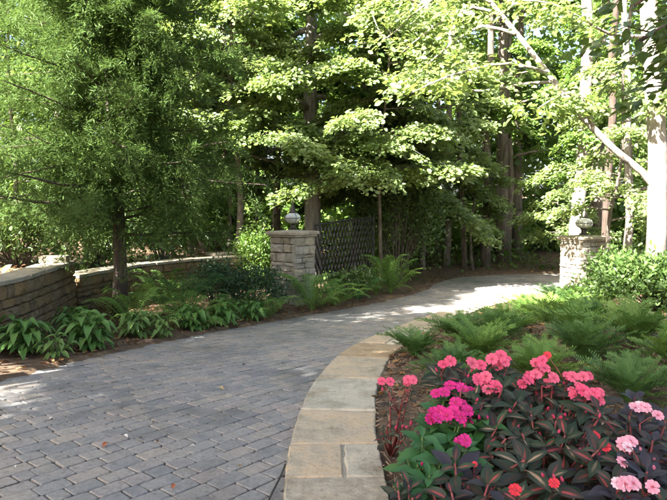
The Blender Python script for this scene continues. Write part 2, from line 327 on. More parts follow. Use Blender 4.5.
# ------------------------------------------------------------------ driveway: bedding sheet and single pavers
st = np.arange(0, len(LEFT))
def ribbon(name, A, B, dz, mat, n=6):
    m = min(len(A), len(B)); ia = np.linspace(0, len(A) - 1, 170).astype(int); ib = np.linspace(0, len(B) - 1, 170).astype(int)
    V = []; 
    for i, j in zip(ia, ib):
        for k in range(n + 1):
            p = A[i] * (1 - k / n) + B[j] * k / n; V.append((p[0], p[1], gz(p[1]) + dz))
    idx = np.arange(170 * (n + 1)).reshape(170, n + 1)
    return quadmesh(name, V, np.stack([idx[:-1, :-1], idx[:-1, 1:], idx[1:, 1:], idx[1:, :-1]], -1).reshape(-1, 4), mat, True)
drive = link("driveway", ribbon("driveway", offset(LEFT, -.12), offset(KERB, .1), -.014, M['joint'])); drive["kind"] = "structure"
drive["label"] = "curving driveway of grey blue pavers leading through the gate"
def paver_mesh(L, W, seed):
    r = random.Random(seed); c = .012; a, b = L / 2 - .002, W / 2 - .002
    def jit(): return r.uniform(-.003, .003)
    o = [(-a + c, -b), (a - c, -b), (a, -b + c), (a, b - c), (a - c, b), (-a + c, b), (-a, b - c), (-a, -b + c)]
    o = [(x + jit(), y + jit()) for x, y in o]
    V = [(x, y, -.035) for x, y in o] + [(x, y, -.005) for x, y in o] + [(x * (1 - .013 / L), y * (1 - .013 / W), r.uniform(-.0015, .001)) for x, y in o]
    F = []
    for k in range(8):
        k2 = (k + 1) % 8; F += [(k, k2, 8 + k2, 8 + k), (8 + k, 8 + k2, 16 + k2, 16 + k)]
    F.append(tuple(range(16, 24))); return V, F
LENS = [.11, .155, .205, .235]
PV = [[paver_mesh(L, .138, 10 * i + k) for k in range(3)] for i, L in enumerate(LENS)]
PM = [[pymesh("paver", V, F, M['paver']) for V, F in row] for row in PV]
ca, sa = math.cos(R(49)), math.sin(R(49))                    # direction of the courses
cand = []
for row in range(-130, 130):
    v = row * .142; u = -26 + random.random() * .2
    while u < 26:
        li = random.choices(range(4), [2, 3, 4, 2])[0]; L = LENS[li]; uc = u + L / 2; u += L + .003
        x, y = ca * uc - sa * v, sa * uc + ca * v
        if -1.5 < y < 21.2 and -6 < x < 15: cand.append((x, y, li))
cand = np.array(cand)
PEXT = np.concatenate([offset(LEFT, -.1), offset(KERB, .07)[::-1]])
cand = cand[inside(cand[:, 0], cand[:, 1], PEXT)]
inview = (np.abs(cand[:, 0]) < cand[:, 1] * .53) & (cand[:, 1] > 3.45)
order = np.argsort(np.where(inview, cand[:, 1], 1e3))
def pmat(x, y):
    s = float((gz(y + .05) - gz(y - .05)) / .1)
    return Matrix.Translation((x, y, float(gz(y)) + random.uniform(-.002, .0025))) @ Euler((math.atan(s) + random.gauss(0, .008), random.gauss(0, .008), 0)).to_matrix().to_4x4() @ Euler((0, 0, R(49) + random.gauss(0, .008) + (math.pi if random.random() < .5 else 0))).to_matrix().to_4x4()
rest = MB()
for k, i in enumerate(order):
    x, y, li = cand[i]; li = int(li); MT = pmat(x, y); v = random.randrange(3)
    if k < 300: link("paver", PM[li][v], drive, None, MT)
    else:
        V, F = PV[li][v]; rest.add([MT @ Vector(q) for q in V[8:]], [tuple(i - 8 for i in f) for f in F if min(f) >= 8])
link("distant_pavers", rest.mesh("distant_pavers", M['paver_far']), drive, props={"kind": "stuff"})

# ------------------------------------------------------------------ flagstone kerb
kerb = link("kerb", ribbon("kerb", offset(KERB, .012), offset(KERB, .6), .029, M['mortar'], 3)); kerb["kind"] = "structure"
kerb["label"] = "curved kerb of tan flagstones between driveway and planted bed"
def kerb_side():
    A = offset(KERB, .012); V = []; F = []
    for p in A[::2]: V += [(p[0], p[1], gz(p[1]) - .06), (p[0], p[1], gz(p[1]) + .0295)]
    for i in range(len(V) // 2 - 1): F.append((2 * i, 2 * i + 2, 2 * i + 3, 2 * i + 1))
    return pymesh("kerb_face", V, F, M['mortar'])
link("mortar_edge", kerb_side(), kerb)
arc = np.concatenate([[0], np.cumsum(np.linalg.norm(np.diff(KERB, axis=0), axis=1))])
def s_at_y(y): return float(np.interp(y, KERB[:, 1], arc))
def kpt(s, off):
    p = np.array([np.interp(s, arc, KERB[:, 0]), np.interp(s, arc, KERB[:, 1])]); q = np.array([np.interp(s + .05, arc, KERB[:, 0]), np.interp(s + .05, arc, KERB[:, 1])])
    t = nrm(q - p); return p + np.array([t[1], -t[0]]) * off
def slab(name, poly, zf, thick, bev, mat):
    """poly: outline (x, y); zf(x, y): height of the top"""
    P = [np.array(p) for p in poly]; c = sum(P) / len(P); n = len(P); V = []
    for dz, ins in ((-thick, 0), (-bev * 1.2, 0), (-bev * .3, .5), (0, 1.2)):
        for p in P:
            d = c - p; q = p + d / np.linalg.norm(d) * bev * ins; V.append((q[0], q[1], float(zf(*q)) + dz))
    F = []
    for r in range(3):
        for k in range(n): k2 = (k + 1) % n; F.append((r * n + k, r * n + k2, (r + 1) * n + k2, (r + 1) * n + k))
    V.append((c[0], c[1], float(zf(*c)) + .002)); F += [(3 * n + k, 3 * n + (k + 1) % n, 4 * n) for k in range(n)]
    return pymesh(name, V, F, mat)
def kstone(s0, s1, o0, o1, mat):
    g = .015; s0 += g; s1 -= g; o0 += g; o1 -= g * .3; poly = []
    n = max(3, int((s1 - s0) / .075))
    skew0 = random.uniform(-.04, .04); skew1 = random.uniform(-.04, .04)
    for k in range(n + 1):
        t = k / n; poly.append(kpt(s0 + (s1 - s0) * t, o0 + random.uniform(-.007, .007)))
    poly.append(kpt(s1 + skew1 * .5, (o0 + o1) / 2))
    for k in range(n, -1, -1):
        t = k / n; poly.append(kpt(s0 + (s1 - s0) * t + (skew1 * t + skew0 * (1 - t)), o1 + random.uniform(-.006, .006)))
    poly.append(kpt(s0 + skew0 * .5, (o0 + o1) / 2))
    h = random.uniform(.037, .047); tx = random.uniform(-.01, .01)
    link("flagstone", slab("flagstone", poly, lambda x, y: gz(y) + h + tx * (x - poly[0][0]), .07, .012, mat), kerb)
sj = [s_at_y(y) for y in (1.0, 1.7, 2.4, 3.1, 3.72, 4.28, 5.06, 6.15, 7.3, 8.3, 9.2)]
while sj[-1] < arc[-1] - 12: sj.append(sj[-1] + random.uniform(.65, 1.15))
for i in range(len(sj) - 1):
    if i in (4, 2, 9, 13):
        mid = .33 + random.uniform(-.04, .04); kstone(sj[i], sj[i + 1], 0, mid, M['flag_orange']); kstone(sj[i], sj[i + 1], mid, .62, M['flag_grey'])
    else: kstone(sj[i], sj[i + 1], 0, .62, M[{3: 'flag', 5: 'flag_orange', 6: 'flag_grey', 7: 'flag_orange', 8: 'flag', 10: 'flag_grey'}.get(i, random.choice(['flag', 'flag_grey', 'flag_orange', 'flag']))])

# ------------------------------------------------------------------ stone masonry
def stone_mesh(seed, mat):
    """a unit block (1 x 1 face, 0.12 deep towards -Y) with chipped corners and a split face"""
    r = random.Random(seed); c = .10
    o = [(-.5 + c, -.5), (.5 - c, -.5), (.5, -.5 + c), (.5, .5 - c), (.5 - c, .5), (-.5 + c, .5), (-.5, .5 - c), (-.5, -.5 + c)]
    o = [(x + r.uniform(-.035, .035), z + r.uniform(-.045, .045)) for x, z in o]
    V = [(x, .06, z) for x, z in o] + [(x, -.02, z) for x, z in o] + [(x * .82, -.045 + r.uniform(-.012, .012), z * .8) for x, z in o] + [(r.uniform(-.1, .1), -.05 + r.uniform(-.01, .012), r.uniform(-.1, .1))]
    F = []
    for k in range(8):
        k2 = (k + 1) % 8; F += [(k2, k, 8 + k, 8 + k2), (8 + k2, 8 + k, 16 + k, 16 + k2), (16 + k2, 16 + k, 24)]
    F = [tuple(reversed(f)) for f in F]
    return pymesh("stone", V, F, mat)
ST_W = [stone_mesh(s, M['wallstone']) for s in range(8)]
ST_P = [stone_mesh(s + 20, M['pillarstone']) for s in range(8)]
def masonry(parent, W, Hh, frame, meshes, hmin=.07, hmax=.14, lmin=.12, lmax=.34):
    """fills a face W x Hh with stones; frame(u, z) -> matrix whose -Y looks out of the wall"""
    z = 0; r = random
    while z < Hh - .03:
        h = min(r.uniform(hmin, hmax), Hh - z)
        if Hh - z - h < hmin * .6: h = Hh - z
        u = 0
        while u < W - .02:
            w = r.uniform(lmin, lmax)
            if W - u - w < lmin * .7: w = W - u
            split = h > hmax * .8 and w < .2 and False
            MT = frame(u + w / 2, z + h / 2) @ Matrix.Rotation(r.gauss(0, .015), 4, 'Y') @ Matrix.Diagonal((w - .008, r.uniform(.8, 1.25), h - .006, 1))
            link("stone", r.choice(meshes), parent, None, MT); u += w
        z += h
def stone_wall(name, label, path, ztop, zbot, thick, s0, s1, copl):
    base = thing(name, label, "stone wall", (float(path[-1][0]), float(path[-1][1]), zbot))
    inv = Matrix.Translation(base.location).inverted()
    al = np.concatenate([[0], np.cumsum(np.linalg.norm(np.diff(path, axis=0), axis=1))])
    def pt(s, off=0):
        p = np.array([np.interp(s, al, path[:, 0]), np.interp(s, al, path[:, 1])]); q = np.array([np.interp(s + .08, al, path[:, 0]), np.interp(s + .08, al, path[:, 1])]); o = np.array([np.interp(s - .08, al, path[:, 0]), np.interp(s - .08, al, path[:, 1])])
        t = nrm(q - o); return p + np.array([-t[1], t[0]]) * off, math.atan2(t[1], t[0])
    mb = MB(); n = 30; V = []; F = []
    for k in range(n + 1):
        s = al[-1] * k / n
        for off, z in ((.035, zbot), (.035, ztop), (thick, ztop), (thick, zbot)):
            q, _ = pt(s, off); V.append(inv @ Vector((q[0], q[1], z)))
    for k in range(n):
        for j in range(3): F.append((4 * k + j, 4 * k + 4 + j, 4 * k + 5 + j, 4 * k + 1 + j))
    F.append((0, 1, 2, 3)); F.append(tuple(4 * n + j for j in (3, 2, 1, 0)))
    link("core", pymesh("core", V, F, M['core']), base)
    def fr(u, z):
        q, a = pt(s0 + u, 0); return inv @ Matrix.Translation((q[0], q[1], zbot + z)) @ Matrix.Rotation(a, 4, 'Z')
    masonry(base, s1 - s0, ztop - zbot - .005, fr, ST_W, .07, .17, .12, .4)
    # end face of the wall
    q, a = pt(al[-1] - .001, 0)
    def fe(u, z):
        q2, a2 = pt(al[-1], u); d = np.array([math.cos(a), math.sin(a)]) * .0
        return inv @ Matrix.Translation((q2[0] + d[0], q2[1] + d[1], zbot + z)) @ Matrix.Rotation(a + math.pi / 2, 4, 'Z')
    masonry(base, thick, ztop - zbot - .005, fe, ST_W)
    s = 0
    while s < al[-1] - .1:
        L = random.uniform(*copl); L = min(L, al[-1] - s + .03); g = .006; poly = []
        for t in (0, .33, .66, 1): poly.append(pt(s + g + (L - 2 * g) * t, -.05 + random.uniform(-.012, .012))[0])
        for t in (1, .66, .33, 0): poly.append(pt(s + g + (L - 2 * g) * t, thick + .04 + random.uniform(-.012, .012))[0])
        zz = ztop + random.uniform(.05, .06)
        poly = [np.array([p[0] - base.location.x, p[1] - base.location.y]) for p in poly]
        link("coping_slab", slab("coping_slab", poly, lambda x, y: zz - zbot, .052, .01, M['coping']), base); s += L
    return base
ln1 = float(np.sum(np.linalg.norm(np.diff(W1, axis=0), axis=1))); ln2 = float(np.sum(np.linalg.norm(np.diff(W2, axis=0), axis=1)))
stone_wall("stone_wall", "higher brown fieldstone retaining wall behind the hostas, cut by the picture's edge", W1, .74, -.45, .34, ln1 - 4.6, ln1, (.6, 1.1))
stone_wall("stone_wall", "lower fieldstone wall running behind the cedar trunk towards the gate pillar", W2, .47, -.55, .34, 0, ln2, (.6, 1.2))

blk = link("stone_block", None); bpy.data.objects.remove(blk)
b_ = slab("stone_block", [(-.2, -.11), (.05, -.12), (.2, -.1), (.21, .1), (0, .12), (-.2, .11)], lambda x, y: .1, .1, .012, M['coping'])
o = link("stone_block", b_); o.location = (-4.42, 10.1, .797); o.rotation_euler = (0, 0, R(8)); tag(o, "loose pale block lying on the end of the higher wall", "stone")
b_ = slab("paving_slab", [(-.5, -.22), (.1, -.24), (.5, -.2), (.48, .2), (0, .24), (-.5, .22)], lambda x, y: .06, .06, .012, M['coping'])
o = link("paving_slab", b_); o.location = (-2.55, 15.4, .53); o.rotation_euler = (0, 0, R(40)); tag(o, "flat sunlit slab on the lower wall, towards the gate pillar", "stone slab")

def stone_pillar(label, x, y, rz, w, h):
    zb = gp(x, y) - .1; t = thing("stone_pillar", label, "pillar", (x, y, zb), rz, "gate pillars"); H2 = h + .1
    link("core", MB().box((0, 0, H2 / 2), (w - .07, w - .07, H2)).mesh("core", M['core']), t)
    for k in range(4):
        A = Matrix.Rotation(k * math.pi / 2, 4, 'Z')
        def fr(u, z, A=A): return A @ Matrix.Translation((u - w / 2, -w / 2 + .03, z))
        masonry(t, w, H2 - .003, fr, ST_P, .06, .2, .10, .38)
    a = w / 2 + .07
    def cap(nm, a, z, th, dome):
        poly = [(-a, -a), (0, -a - .008), (a, -a), (a + .006, 0), (a, a), (0, a + .006), (-a, a), (-a - .008, 0)]
        link(nm, slab(nm, poly, lambda x, y: z + th + dome * (1 - max(abs(x), abs(y)) / a), th, .014, M['coping']), t)
    cap("cap_course", w / 2 + .035, H2, .045, 0); cap("cap_slab", a, H2 + .0455, .06, .035)
    return t, zb + H2 + .0455 + .06 + .03
pl1, top1 = stone_pillar("stone gate pillar beside the black lattice gate", -.85, 13.35, R(-36), .66, 1.38)
pl2, top2 = stone_pillar("sunlit stone gate pillar half hidden by the leafy shrub", 5.83, 14.9, R(24), .72, 1.30)

def onion_lantern(label, x, y, z, s=1.0):
    t = thing("lantern", label, "lantern", (x, y, z)); t.scale = (s, s, s)
    link("base", MB().lathe([(0, 0), (.075, 0), (.075, .02), (.045, .035), (.04, .085), (.06, .10), (.06, .115), (0, .115)]).mesh("base", M['bronze'], False), t)
    g = [(.055, .115), (.10, .13), (.135, .165), (.145, .205), (.132, .245), (.095, .28), (.06, .295)]
    gl = link("globe", MB().lathe(g, 24).mesh("globe", M['glass'], True), t)
    link("candle_tube", MB().lathe([(0, .11), (.018, .11), (.018, .22), (.006, .25), (0, .25)], 10).mesh("candle_tube", M['bulb'], True), gl)
    for k in range(4):
        an = k * math.pi / 2 + .5; link("cage_bar", MB().tube([(math.cos(an) * (r + .004), math.sin(an) * (r + .004), zz) for r, zz in g], .004, 5).mesh("cage_bar", M['bronze'], True), gl)
    ring = [(math.cos(a) * .149, math.sin(a) * .149, .205) for a in np.linspace(0, 2 * math.pi, 25)]
    link("cage_ring", MB().tube(ring, .005, 5, False).mesh("cage_ring", M['bronze'], True), gl)
    link("hood", MB().lathe([(.068, .29), (.075, .30), (.055, .325), (.047, .37), (.03, .40), (.02, .44), (.012, .47), (0, .47)]).mesh("hood", M['bronze'], True), t)
    link("finial", MB().lathe([(.01, .465), (.017, .482), (.012, .498), (.006, .52), (0, .535)], 12).mesh("finial", M['bronze'], True), bpy.data.objects[t.children[-1].name])
    return t
onion_lantern("onion lantern with round glass globe on the pillar by the lattice gate", -.85, 13.35, top1, 1.2)
onion_lantern("sunlit onion lantern on the pillar half hidden by shrub", 5.83, 14.9, top2, 1.35)

# ------------------------------------------------------------------ lattice gate
def lattice_gate():
    A = Vector((-.42, 13.95, 0)); B = Vector((1.02, 16.1, 0)); d = B - A; L = d.length; rz = math.atan2(d.y, d.x)
    zb = gp(A.x, A.y); t = thing("lattice_gate", "black iron gate with diamond lattice, swung open beside the stone pillar", "gate", (A.x, A.y, zb), rz)
    h0, h1 = 1.62, 1.76
    top = lambda u: h0 + (h1 - h0) * (u / L)
    for nm, P in (("gate_stile", [(0, 0, .06), (0, 0, top(0) + .05)]), ("gate_stile", [(L, 0, .06), (L, 0, top(L) + .05)]), ("gate_rail", [(0, 0, .1), (L, 0, .1)]), ("gate_rail", [(0, 0, top(0)), (L / 2, 0, top(L / 2) + .02), (L, 0, top(L))])):
        link(nm, MB().tube(P, .022, 4).mesh(nm, M['iron']), t)
    for sgn in (1, -1):
        u0 = -2.2
        while u0 < L + 2.2:
            # bar through (u0, .1) with slope 2
            pts = []
            a, b = u0, .1; 
            k = 2.1 * sgn
            u_a, u_b = (max(0, u0), min(L, u0 + (1.7 / 2.1))) if sgn > 0 else (max(0, u0 - 1.7 / 2.1), min(L, u0))
            if u_b - u_a > .05:
                za, zb2 = .1 + k * (u_a - u0), .1 + k * (u_b - u0)
                def clip(u, z):
                    return min(z, top(u))
                if za >= 0.1 - 1e-6 or zb2 >= .1:
                    if za > top(u_a): u_a = u0 + (top(u_a) - .1) / k; za = .1 + k * (u_a - u0)
                    if zb2 > top(u_b): u_b = u0 + (top(u_b) - .1) / k; zb2 = .1 + k * (u_b - u0)
                    if u_b - u_a > .03: link("lattice_bar", MB().tube([(u_a, .012 * sgn, za), (u_b, .012 * sgn, zb2)], .015, 4).mesh("lattice_bar", M['iron']), t)
            u0 += .14
    for zz in (.35, 1.3): link("hinge", MB().box((-.06, 0, zz), (.14, .05, .07)).mesh("hinge", M['iron']), t)
    arc_ = [(.02 + .33 * (1 - math.cos(a)), .03, 1.55 - .95 * math.sin(a)) for a in np.linspace(0, 1.5, 10)]
    link("brace", MB().tube(arc_, .016, 5).mesh("brace", M['iron']), t)
lattice_gate()

# ------------------------------------------------------------------ foliage generators
def leaves6(name, C, A, N, L, W, mat, fold=.18):
    """one folded six-point leaf per row: C base, A axis, N normal"""
    A = nrm(A); N = nrm(N - A * np.sum(A * N, 1, keepdims=True)); S = np.cross(A, N); L = L[:, None]; W = W[:, None]
    up = N * W * fold
    V = np.stack([C, C + A * L * .32 - S * W * .5 + up, C + A * L * .68 - S * W * .42 + up * .9 - N * L * .03, C + A * L - N * L * .10,
                  C + A * L * .68 + S * W * .42 + up * .9 - N * L * .03, C + A * L * .32 + S * W * .5 + up], 1).reshape(-1, 3)
    k = np.arange(len(C))[:, None] * 6
    Q = np.concatenate([k + np.array([[0, 3, 2, 1]]), k + np.array([[0, 5, 4, 3]])], 1).reshape(-1, 4)
    return quadmesh(name, V, Q, mat)
def strips(name, C, A, N, L, W, mat):
    A = nrm(A); N = nrm(N - A * np.sum(A * N, 1, keepdims=True)); S = np.cross(A, N); L = L[:, None]; W = W[:, None]
    V = np.stack([C - S * W * .35, C + A * L * .5 - S * W * .5 + N * L * .02, C + A * L, C + A * L * .5 + S * W * .5 + N * L * .02], 1).reshape(-1, 3)
    k = np.arange(len(C))[:, None] * 4
    return quadmesh(name, V, k + np.array([[0, 3, 2, 1]]), mat)
def spray_leaves(S, D, ln, n, leaf, rg, flat=.5, droop=.28, thick=.06):
    """leafy sprays: S start, D direction, ln length; n leaves each, lying roughly in a drooping plane"""
    m = len(S); S = np.repeat(S, n, 0); D = np.repeat(nrm(D), n, 0); ln = np.repeat(ln, n)[:, None]
    side = nrm(np.cross(D, np.array([[0, 0, 1.]]) + rg.normal(0, .05, (len(S), 3))))
    u = rg.uniform(.05, 1, (len(S), 1)); v = rg.normal(0, .30, (len(S), 1)) * (1.1 - .7 * u)
    P = S + D * ln * u + side * ln * v + np.array([[0, 0, 1.]]) * (rg.normal(0, thick, (len(S), 1)) - droop * (u ** 2 + np.abs(v) * .5) * ln)
    N = np.array([[0, 0, .55]]) + np.array([tuple(TO_SUN)]) * .75 + rg.normal(0, flat, (len(S), 3)) + D * .4
    A = D * .75 + side * np.sign(v) * rg.uniform(.1, 1.1, (len(S), 1)) + rg.normal(0, .3, (len(S), 3)) - np.array([[0, 0, .25]])
    L = leaf * rg.uniform(.6, 1.2, len(S)); return P, A, N, L
def path_pt(P, t):
    P = np.asarray(P); f = t * (len(P) - 1); i = min(int(f), len(P) - 2); return P[i] * (1 - (f - i)) + P[i + 1] * (f - i)
def broadleaf(name, label, x, y, r, pts, limbs, nspray, nleaf, leaf, mat, bark, seed, slen=(.6, 1.1), ratio=.62, flat=.42, droop=.42, group=None, cat="tree", zofs=-.1, start=.35, sides=8, up=.25, sprayspread=.9):
    """pts: trunk points (dx, dy, z above ground); limbs: (t on trunk, azimuth deg, length, rise)"""
    rg = np.random.RandomState(seed); zb = gp(x, y) + zofs
    t = thing(name, label, cat, (x, y, zb), 0, group)
    P = catmull([(a, b, c) for a, b, c in pts], .5); nP = len(P)
    wob = np.cumsum(rg.normal(0, .012, (nP, 3)), 0) * np.array([1, 1, 0]); wob -= wob[0]; P = P + wob
    rad = [r * (1.35 if i == 0 else 1) * (1 - .62 * i / (nP - 1)) for i in range(nP)]
    link("trunk", MB().tube(P, rad, sides + 2).mesh("trunk", bark, True), t)
    Ss, Ds, Ls = [], [], []
    for (tt, az, ll, rise) in limbs:
        p0 = path_pt(P, tt); a = R(az); d = np.array([math.cos(a), math.sin(a), rise]); lp = [p0]
        for k in range(1, 7):
            d = d + rg.normal(0, .10, 3) + np.array([0, 0, -.03 * k * (.3 if rise > .6 else 1)]); lp.append(lp[-1] + d / np.linalg.norm(d) * ll / 6)
        lp = np.array(lp); r0 = min(r * (1 - .62 * tt) * .6, .028 * ll + .008); mb = MB()
        mb.tube(lp, [max(r0 * (1 - .85 * k / 6), .005) for k in range(7)], 6)
        for k in range(nspray):
            s = start + (1 - start) * (k + rg.uniform(0, 1)) / nspray; q = path_pt(lp, min(s, .99)); dd = nrm(path_pt(lp, min(s + .05, 1)) - path_pt(lp, max(s - .05, 0)))
            hz = np.array([dd[0], dd[1], 0]); ang = (1 if k % 2 else -1) * rg.uniform(.25, 1.25) * sprayspread; c_, s_ = math.cos(ang), math.sin(ang)
            sd = np.array([hz[0] * c_ - hz[1] * s_, hz[0] * s_ + hz[1] * c_, up * rg.uniform(-.6, 1.2)]); sd = sd / np.linalg.norm(sd); sl = rg.uniform(*slen) * (1.1 - .35 * s)
            e = q + sd * sl * .85 + np.array([0, 0, -.2 * sl]); mb.tube([q, q + sd * sl * .45, e], [.007 + .004 * sl, .005, .003], 3, False)
            Ss.append(q); Ds.append(sd); Ls.append(sl)
        link("limb", mb.mesh("limb", bark, True), t)
    if Ss:
        C, A, N, L = spray_leaves(np.array(Ss), np.array(Ds), np.array(Ls), nleaf, leaf, rg, flat, droop)
        link("crown", leaves6("crown", C, A, N, L, L * ratio, mat), t)
    return t
def canopy(name, label, x, y, r, lean, ztrunk, cz, rx, rz_, nclump, nleaf, leaf, mat, bark, seed, group=None, cat="tree"):
    """tall wood tree: long bare trunk, crown of leafy clumps carried by limbs"""
    rg = np.random.RandomState(seed); zb = gp(x, y) - .15; t = thing(name, label, cat, (x, y, zb), 0, group)
    top = cz + rz_ * .5; P = np.array([(lean[0] * (k / 8) ** 1.2, lean[1] * (k / 8), top * k / 8) for k in range(9)]); P[1:, :2] += rg.normal(0, .03 + r * .12, (8, 2))
    link("trunk", MB().tube(P, [r * (1.3, 1, .96, .9, .82, .72, .6, .45, .25)[k] for k in range(9)], 10).mesh("trunk", bark, True), t)
    d = nrm(rg.normal(0, 1, (nclump, 3))); rr = rg.uniform(.35, 1, (nclump, 1)) ** .6
    Cc = np.array([lean[0], lean[1], cz]) + d * rr * np.array([rx, rx, rz_])
    mb = MB()
    for c in Cc[::2]:
        f = np.clip((c[2] - .8 * rx * .5) / top, ztrunk / top, .95); q = path_pt(P, f); mid = (q + c) / 2 + np.array([0, 0, .2]); mb.tube([q, mid, c], [.035, .022, .008], 4, False)
    link("limbs", mb.mesh("limbs", bark, True), t)
    C = np.repeat(Cc, nleaf, 0); cl = rg.uniform(.45, .95, (nclump, 1)).repeat(nleaf, 0)
    C = C + rg.normal(0, 1, C.shape) * cl * np.array([.55, .55, .26]); n_ = len(C)
    A = rg.normal(0, 1, (n_, 3)) + np.array([0, 0, -.3]); N = np.array([[0, 0, 1.]]) + rg.normal(0, .6, (n_, 3)); L = leaf * rg.uniform(.6, 1.2, n_)
    link("crown", strips("crown", C, A, N, L, L * .72, mat), t)
    return t
def bush(name, label, x, y, rx, ry, h, n, leaf, mat, seed, group=None, cat="shrub", stemmat=None, z0=.1, nclump=60, lumpy=.22, ratio=.45, flat=.7):
    rg = np.random.RandomState(seed); zb = gp(x, y) - .05; t = thing(name, label, cat, (x, y, zb), 0, group)
    d = nrm(rg.normal(0, 1, (nclump, 3)) * np.array([1, 1, .8])); d[:, 2] = np.where(d[:, 2] < -.5, -d[:, 2], d[:, 2]); rr = rg.uniform(.45, 1, (nclump, 1)) ** .5
    Cc = np.array([0, 0, h * .52 + z0]) + d * rr * np.array([rx * .85, ry * .85, h * .46]); Cc[:, 2] = np.maximum(Cc[:, 2], z0 + .05)
    mb = MB()
    for c in Cc[::2]: mb.tube([(c[0] * .12, c[1] * .12, 0), (c[0] * .5, c[1] * .5, c[2] * .55), tuple(c)], [.014, .010, .004], 4, False)
    link("stems", mb.mesh("stems", stemmat or M['bark'], True), t)
    per = n // nclump; C = np.repeat(Cc, per, 0); n_ = len(C); C = C + rg.normal(0, 1, (n_, 3)) * np.array([rx, ry, h * .7]) * lumpy; C[:, 2] = np.maximum(C[:, 2], .04 + rg.uniform(0, .1, n_))
    out = nrm(C - np.array([0, 0, h * .4])); A = out * .6 + rg.normal(0, .7, (n_, 3)); N = np.array([[0, 0, .9]]) + out * .5 + rg.normal(0, flat, (n_, 3)); L = leaf * rg.uniform(.6, 1.25, n_)
    link("crown", leaves6("crown", C, A, N, L, L * ratio, mat), t); return t
def cedar(label, x, y, r, h, rx, zlow, nbranch, seed, mat, per=10, needles=80, group=None):
    rg = np.random.RandomState(seed); zb = gp(x, y) - .1; t = thing("cedar_tree", label, "tree", (x, y, zb), 0, group)
    P = np.array([(.05 * math.sin(k), .05 * math.cos(k * 1.7) - .05, h * k / 8) for k in range(9)]); link("trunk", MB().tube(P, [r * (1.25 if k == 0 else 1) * (1 - .9 * k / 8) + .01 for k in range(9)], 12).mesh("trunk", M['bark_red'], True), t)
    mb = MB(); S, D, Ln = [], [], []
    nshort = nbranch // 2
    for b in range(nbranch + nshort):
        f = b / nbranch; z = zlow + (h * .97 - zlow) * f ** .9; az = b * 2.39996 + rg.normal(0, .25); ll = rx * (1 - .72 * min(f, 1) ** 1.6) * rg.uniform(.75, 1.15)
        if b >= nbranch: z = zlow + .2 + (h * .75 - zlow) * (b - nbranch) / nshort; az = -math.pi / 2 + rg.uniform(-1.4, 1.4); ll = rg.uniform(.5, 1.1)      # short twiggy growth on the open side
        d = np.array([math.cos(az), math.sin(az), rg.uniform(-.05, .4)]); q = path_pt(P, z / h).copy(); pts = [q.copy()]
        for k in range(5): d = d + np.array([0, 0, -.05 + .02 * k]) + rg.normal(0, .07, 3); q = q + d / np.linalg.norm(d) * ll / 5; pts.append(q.copy())
        mb.tube(pts, [.02 * (1 - .8 * k / 5) * (ll / 1.6) + .003 for k in range(6)], 5, False)
        for k in range(per):
            s = .12 + .88 * (k + rg.uniform()) / per; q0 = path_pt(pts, min(s, .99)); dd = nrm(path_pt(pts, min(s + .1, 1)) - path_pt(pts, max(s - .1, 0)))
            sd = nrm(dd + rg.normal(0, .55, 3) + np.array([0, 0, -.05])); S.append(q0); D.append(sd); Ln.append(rg.uniform(.45, .9) * (1.15 - .4 * s))
    link("limbs", mb.mesh("limbs", M['bark_red'], True), t)
    S = np.array(S); D = np.array(D); Ln = np.array(Ln); m = len(S)
    S2 = np.repeat(S, needles, 0); D2 = np.repeat(D, needles, 0); L2 = np.repeat(Ln, needles)[:, None]; n_ = len(S2)
    side = nrm(np.cross(D2, rg.normal(0, .35, (n_, 3)) + np.array([[0, 0, 1.]])))
    sub = rg.randint(0, 9, (n_, 1)); su = (sub + .5) / 9; sg = np.where(sub % 2 == 0, 1., -1.)                 # side branchlets of the plume
    w = rg.uniform(0, 1, (n_, 1)); axis2 = nrm(D2 * .75 + side * sg * .75 + np.array([[0, 0, -.15]]))
    C = S2 + D2 * L2 * su + axis2 * w * L2 * .34 * (1.15 - .75 * su) + np.array([[0, 0, 1.]]) * (-.30 * (su + w * .25) ** 2 * L2) + rg.normal(0, .012, (n_, 3))
    A = axis2 + rg.normal(0, .45, (n_, 3)); N = np.array([[0, 0, 1.]]) + rg.normal(0, .6, (n_, 3)); L = rg.uniform(.05, .12, n_)
    link("crown", strips("crown", C, A, N, L, rg.uniform(.010, .019, n_), mat), t); return t

# ------------------------------------------------------------------ trees
def X(px, Y): return (px - 333.5) / 640 * Y
cedar("feathery cedar growing in front of the lower fieldstone wall", -3.45, 10.25, .105, 7.4, 2.15, 1.45, 112, 1, M['cedar'], 12, 128)
cedar("dark feathery cedar on the terrace behind the higher wall", -7.4, 11.6, .16, 8.0, 2.4, .9, 52, 2, M['cedar'], 8, 115)

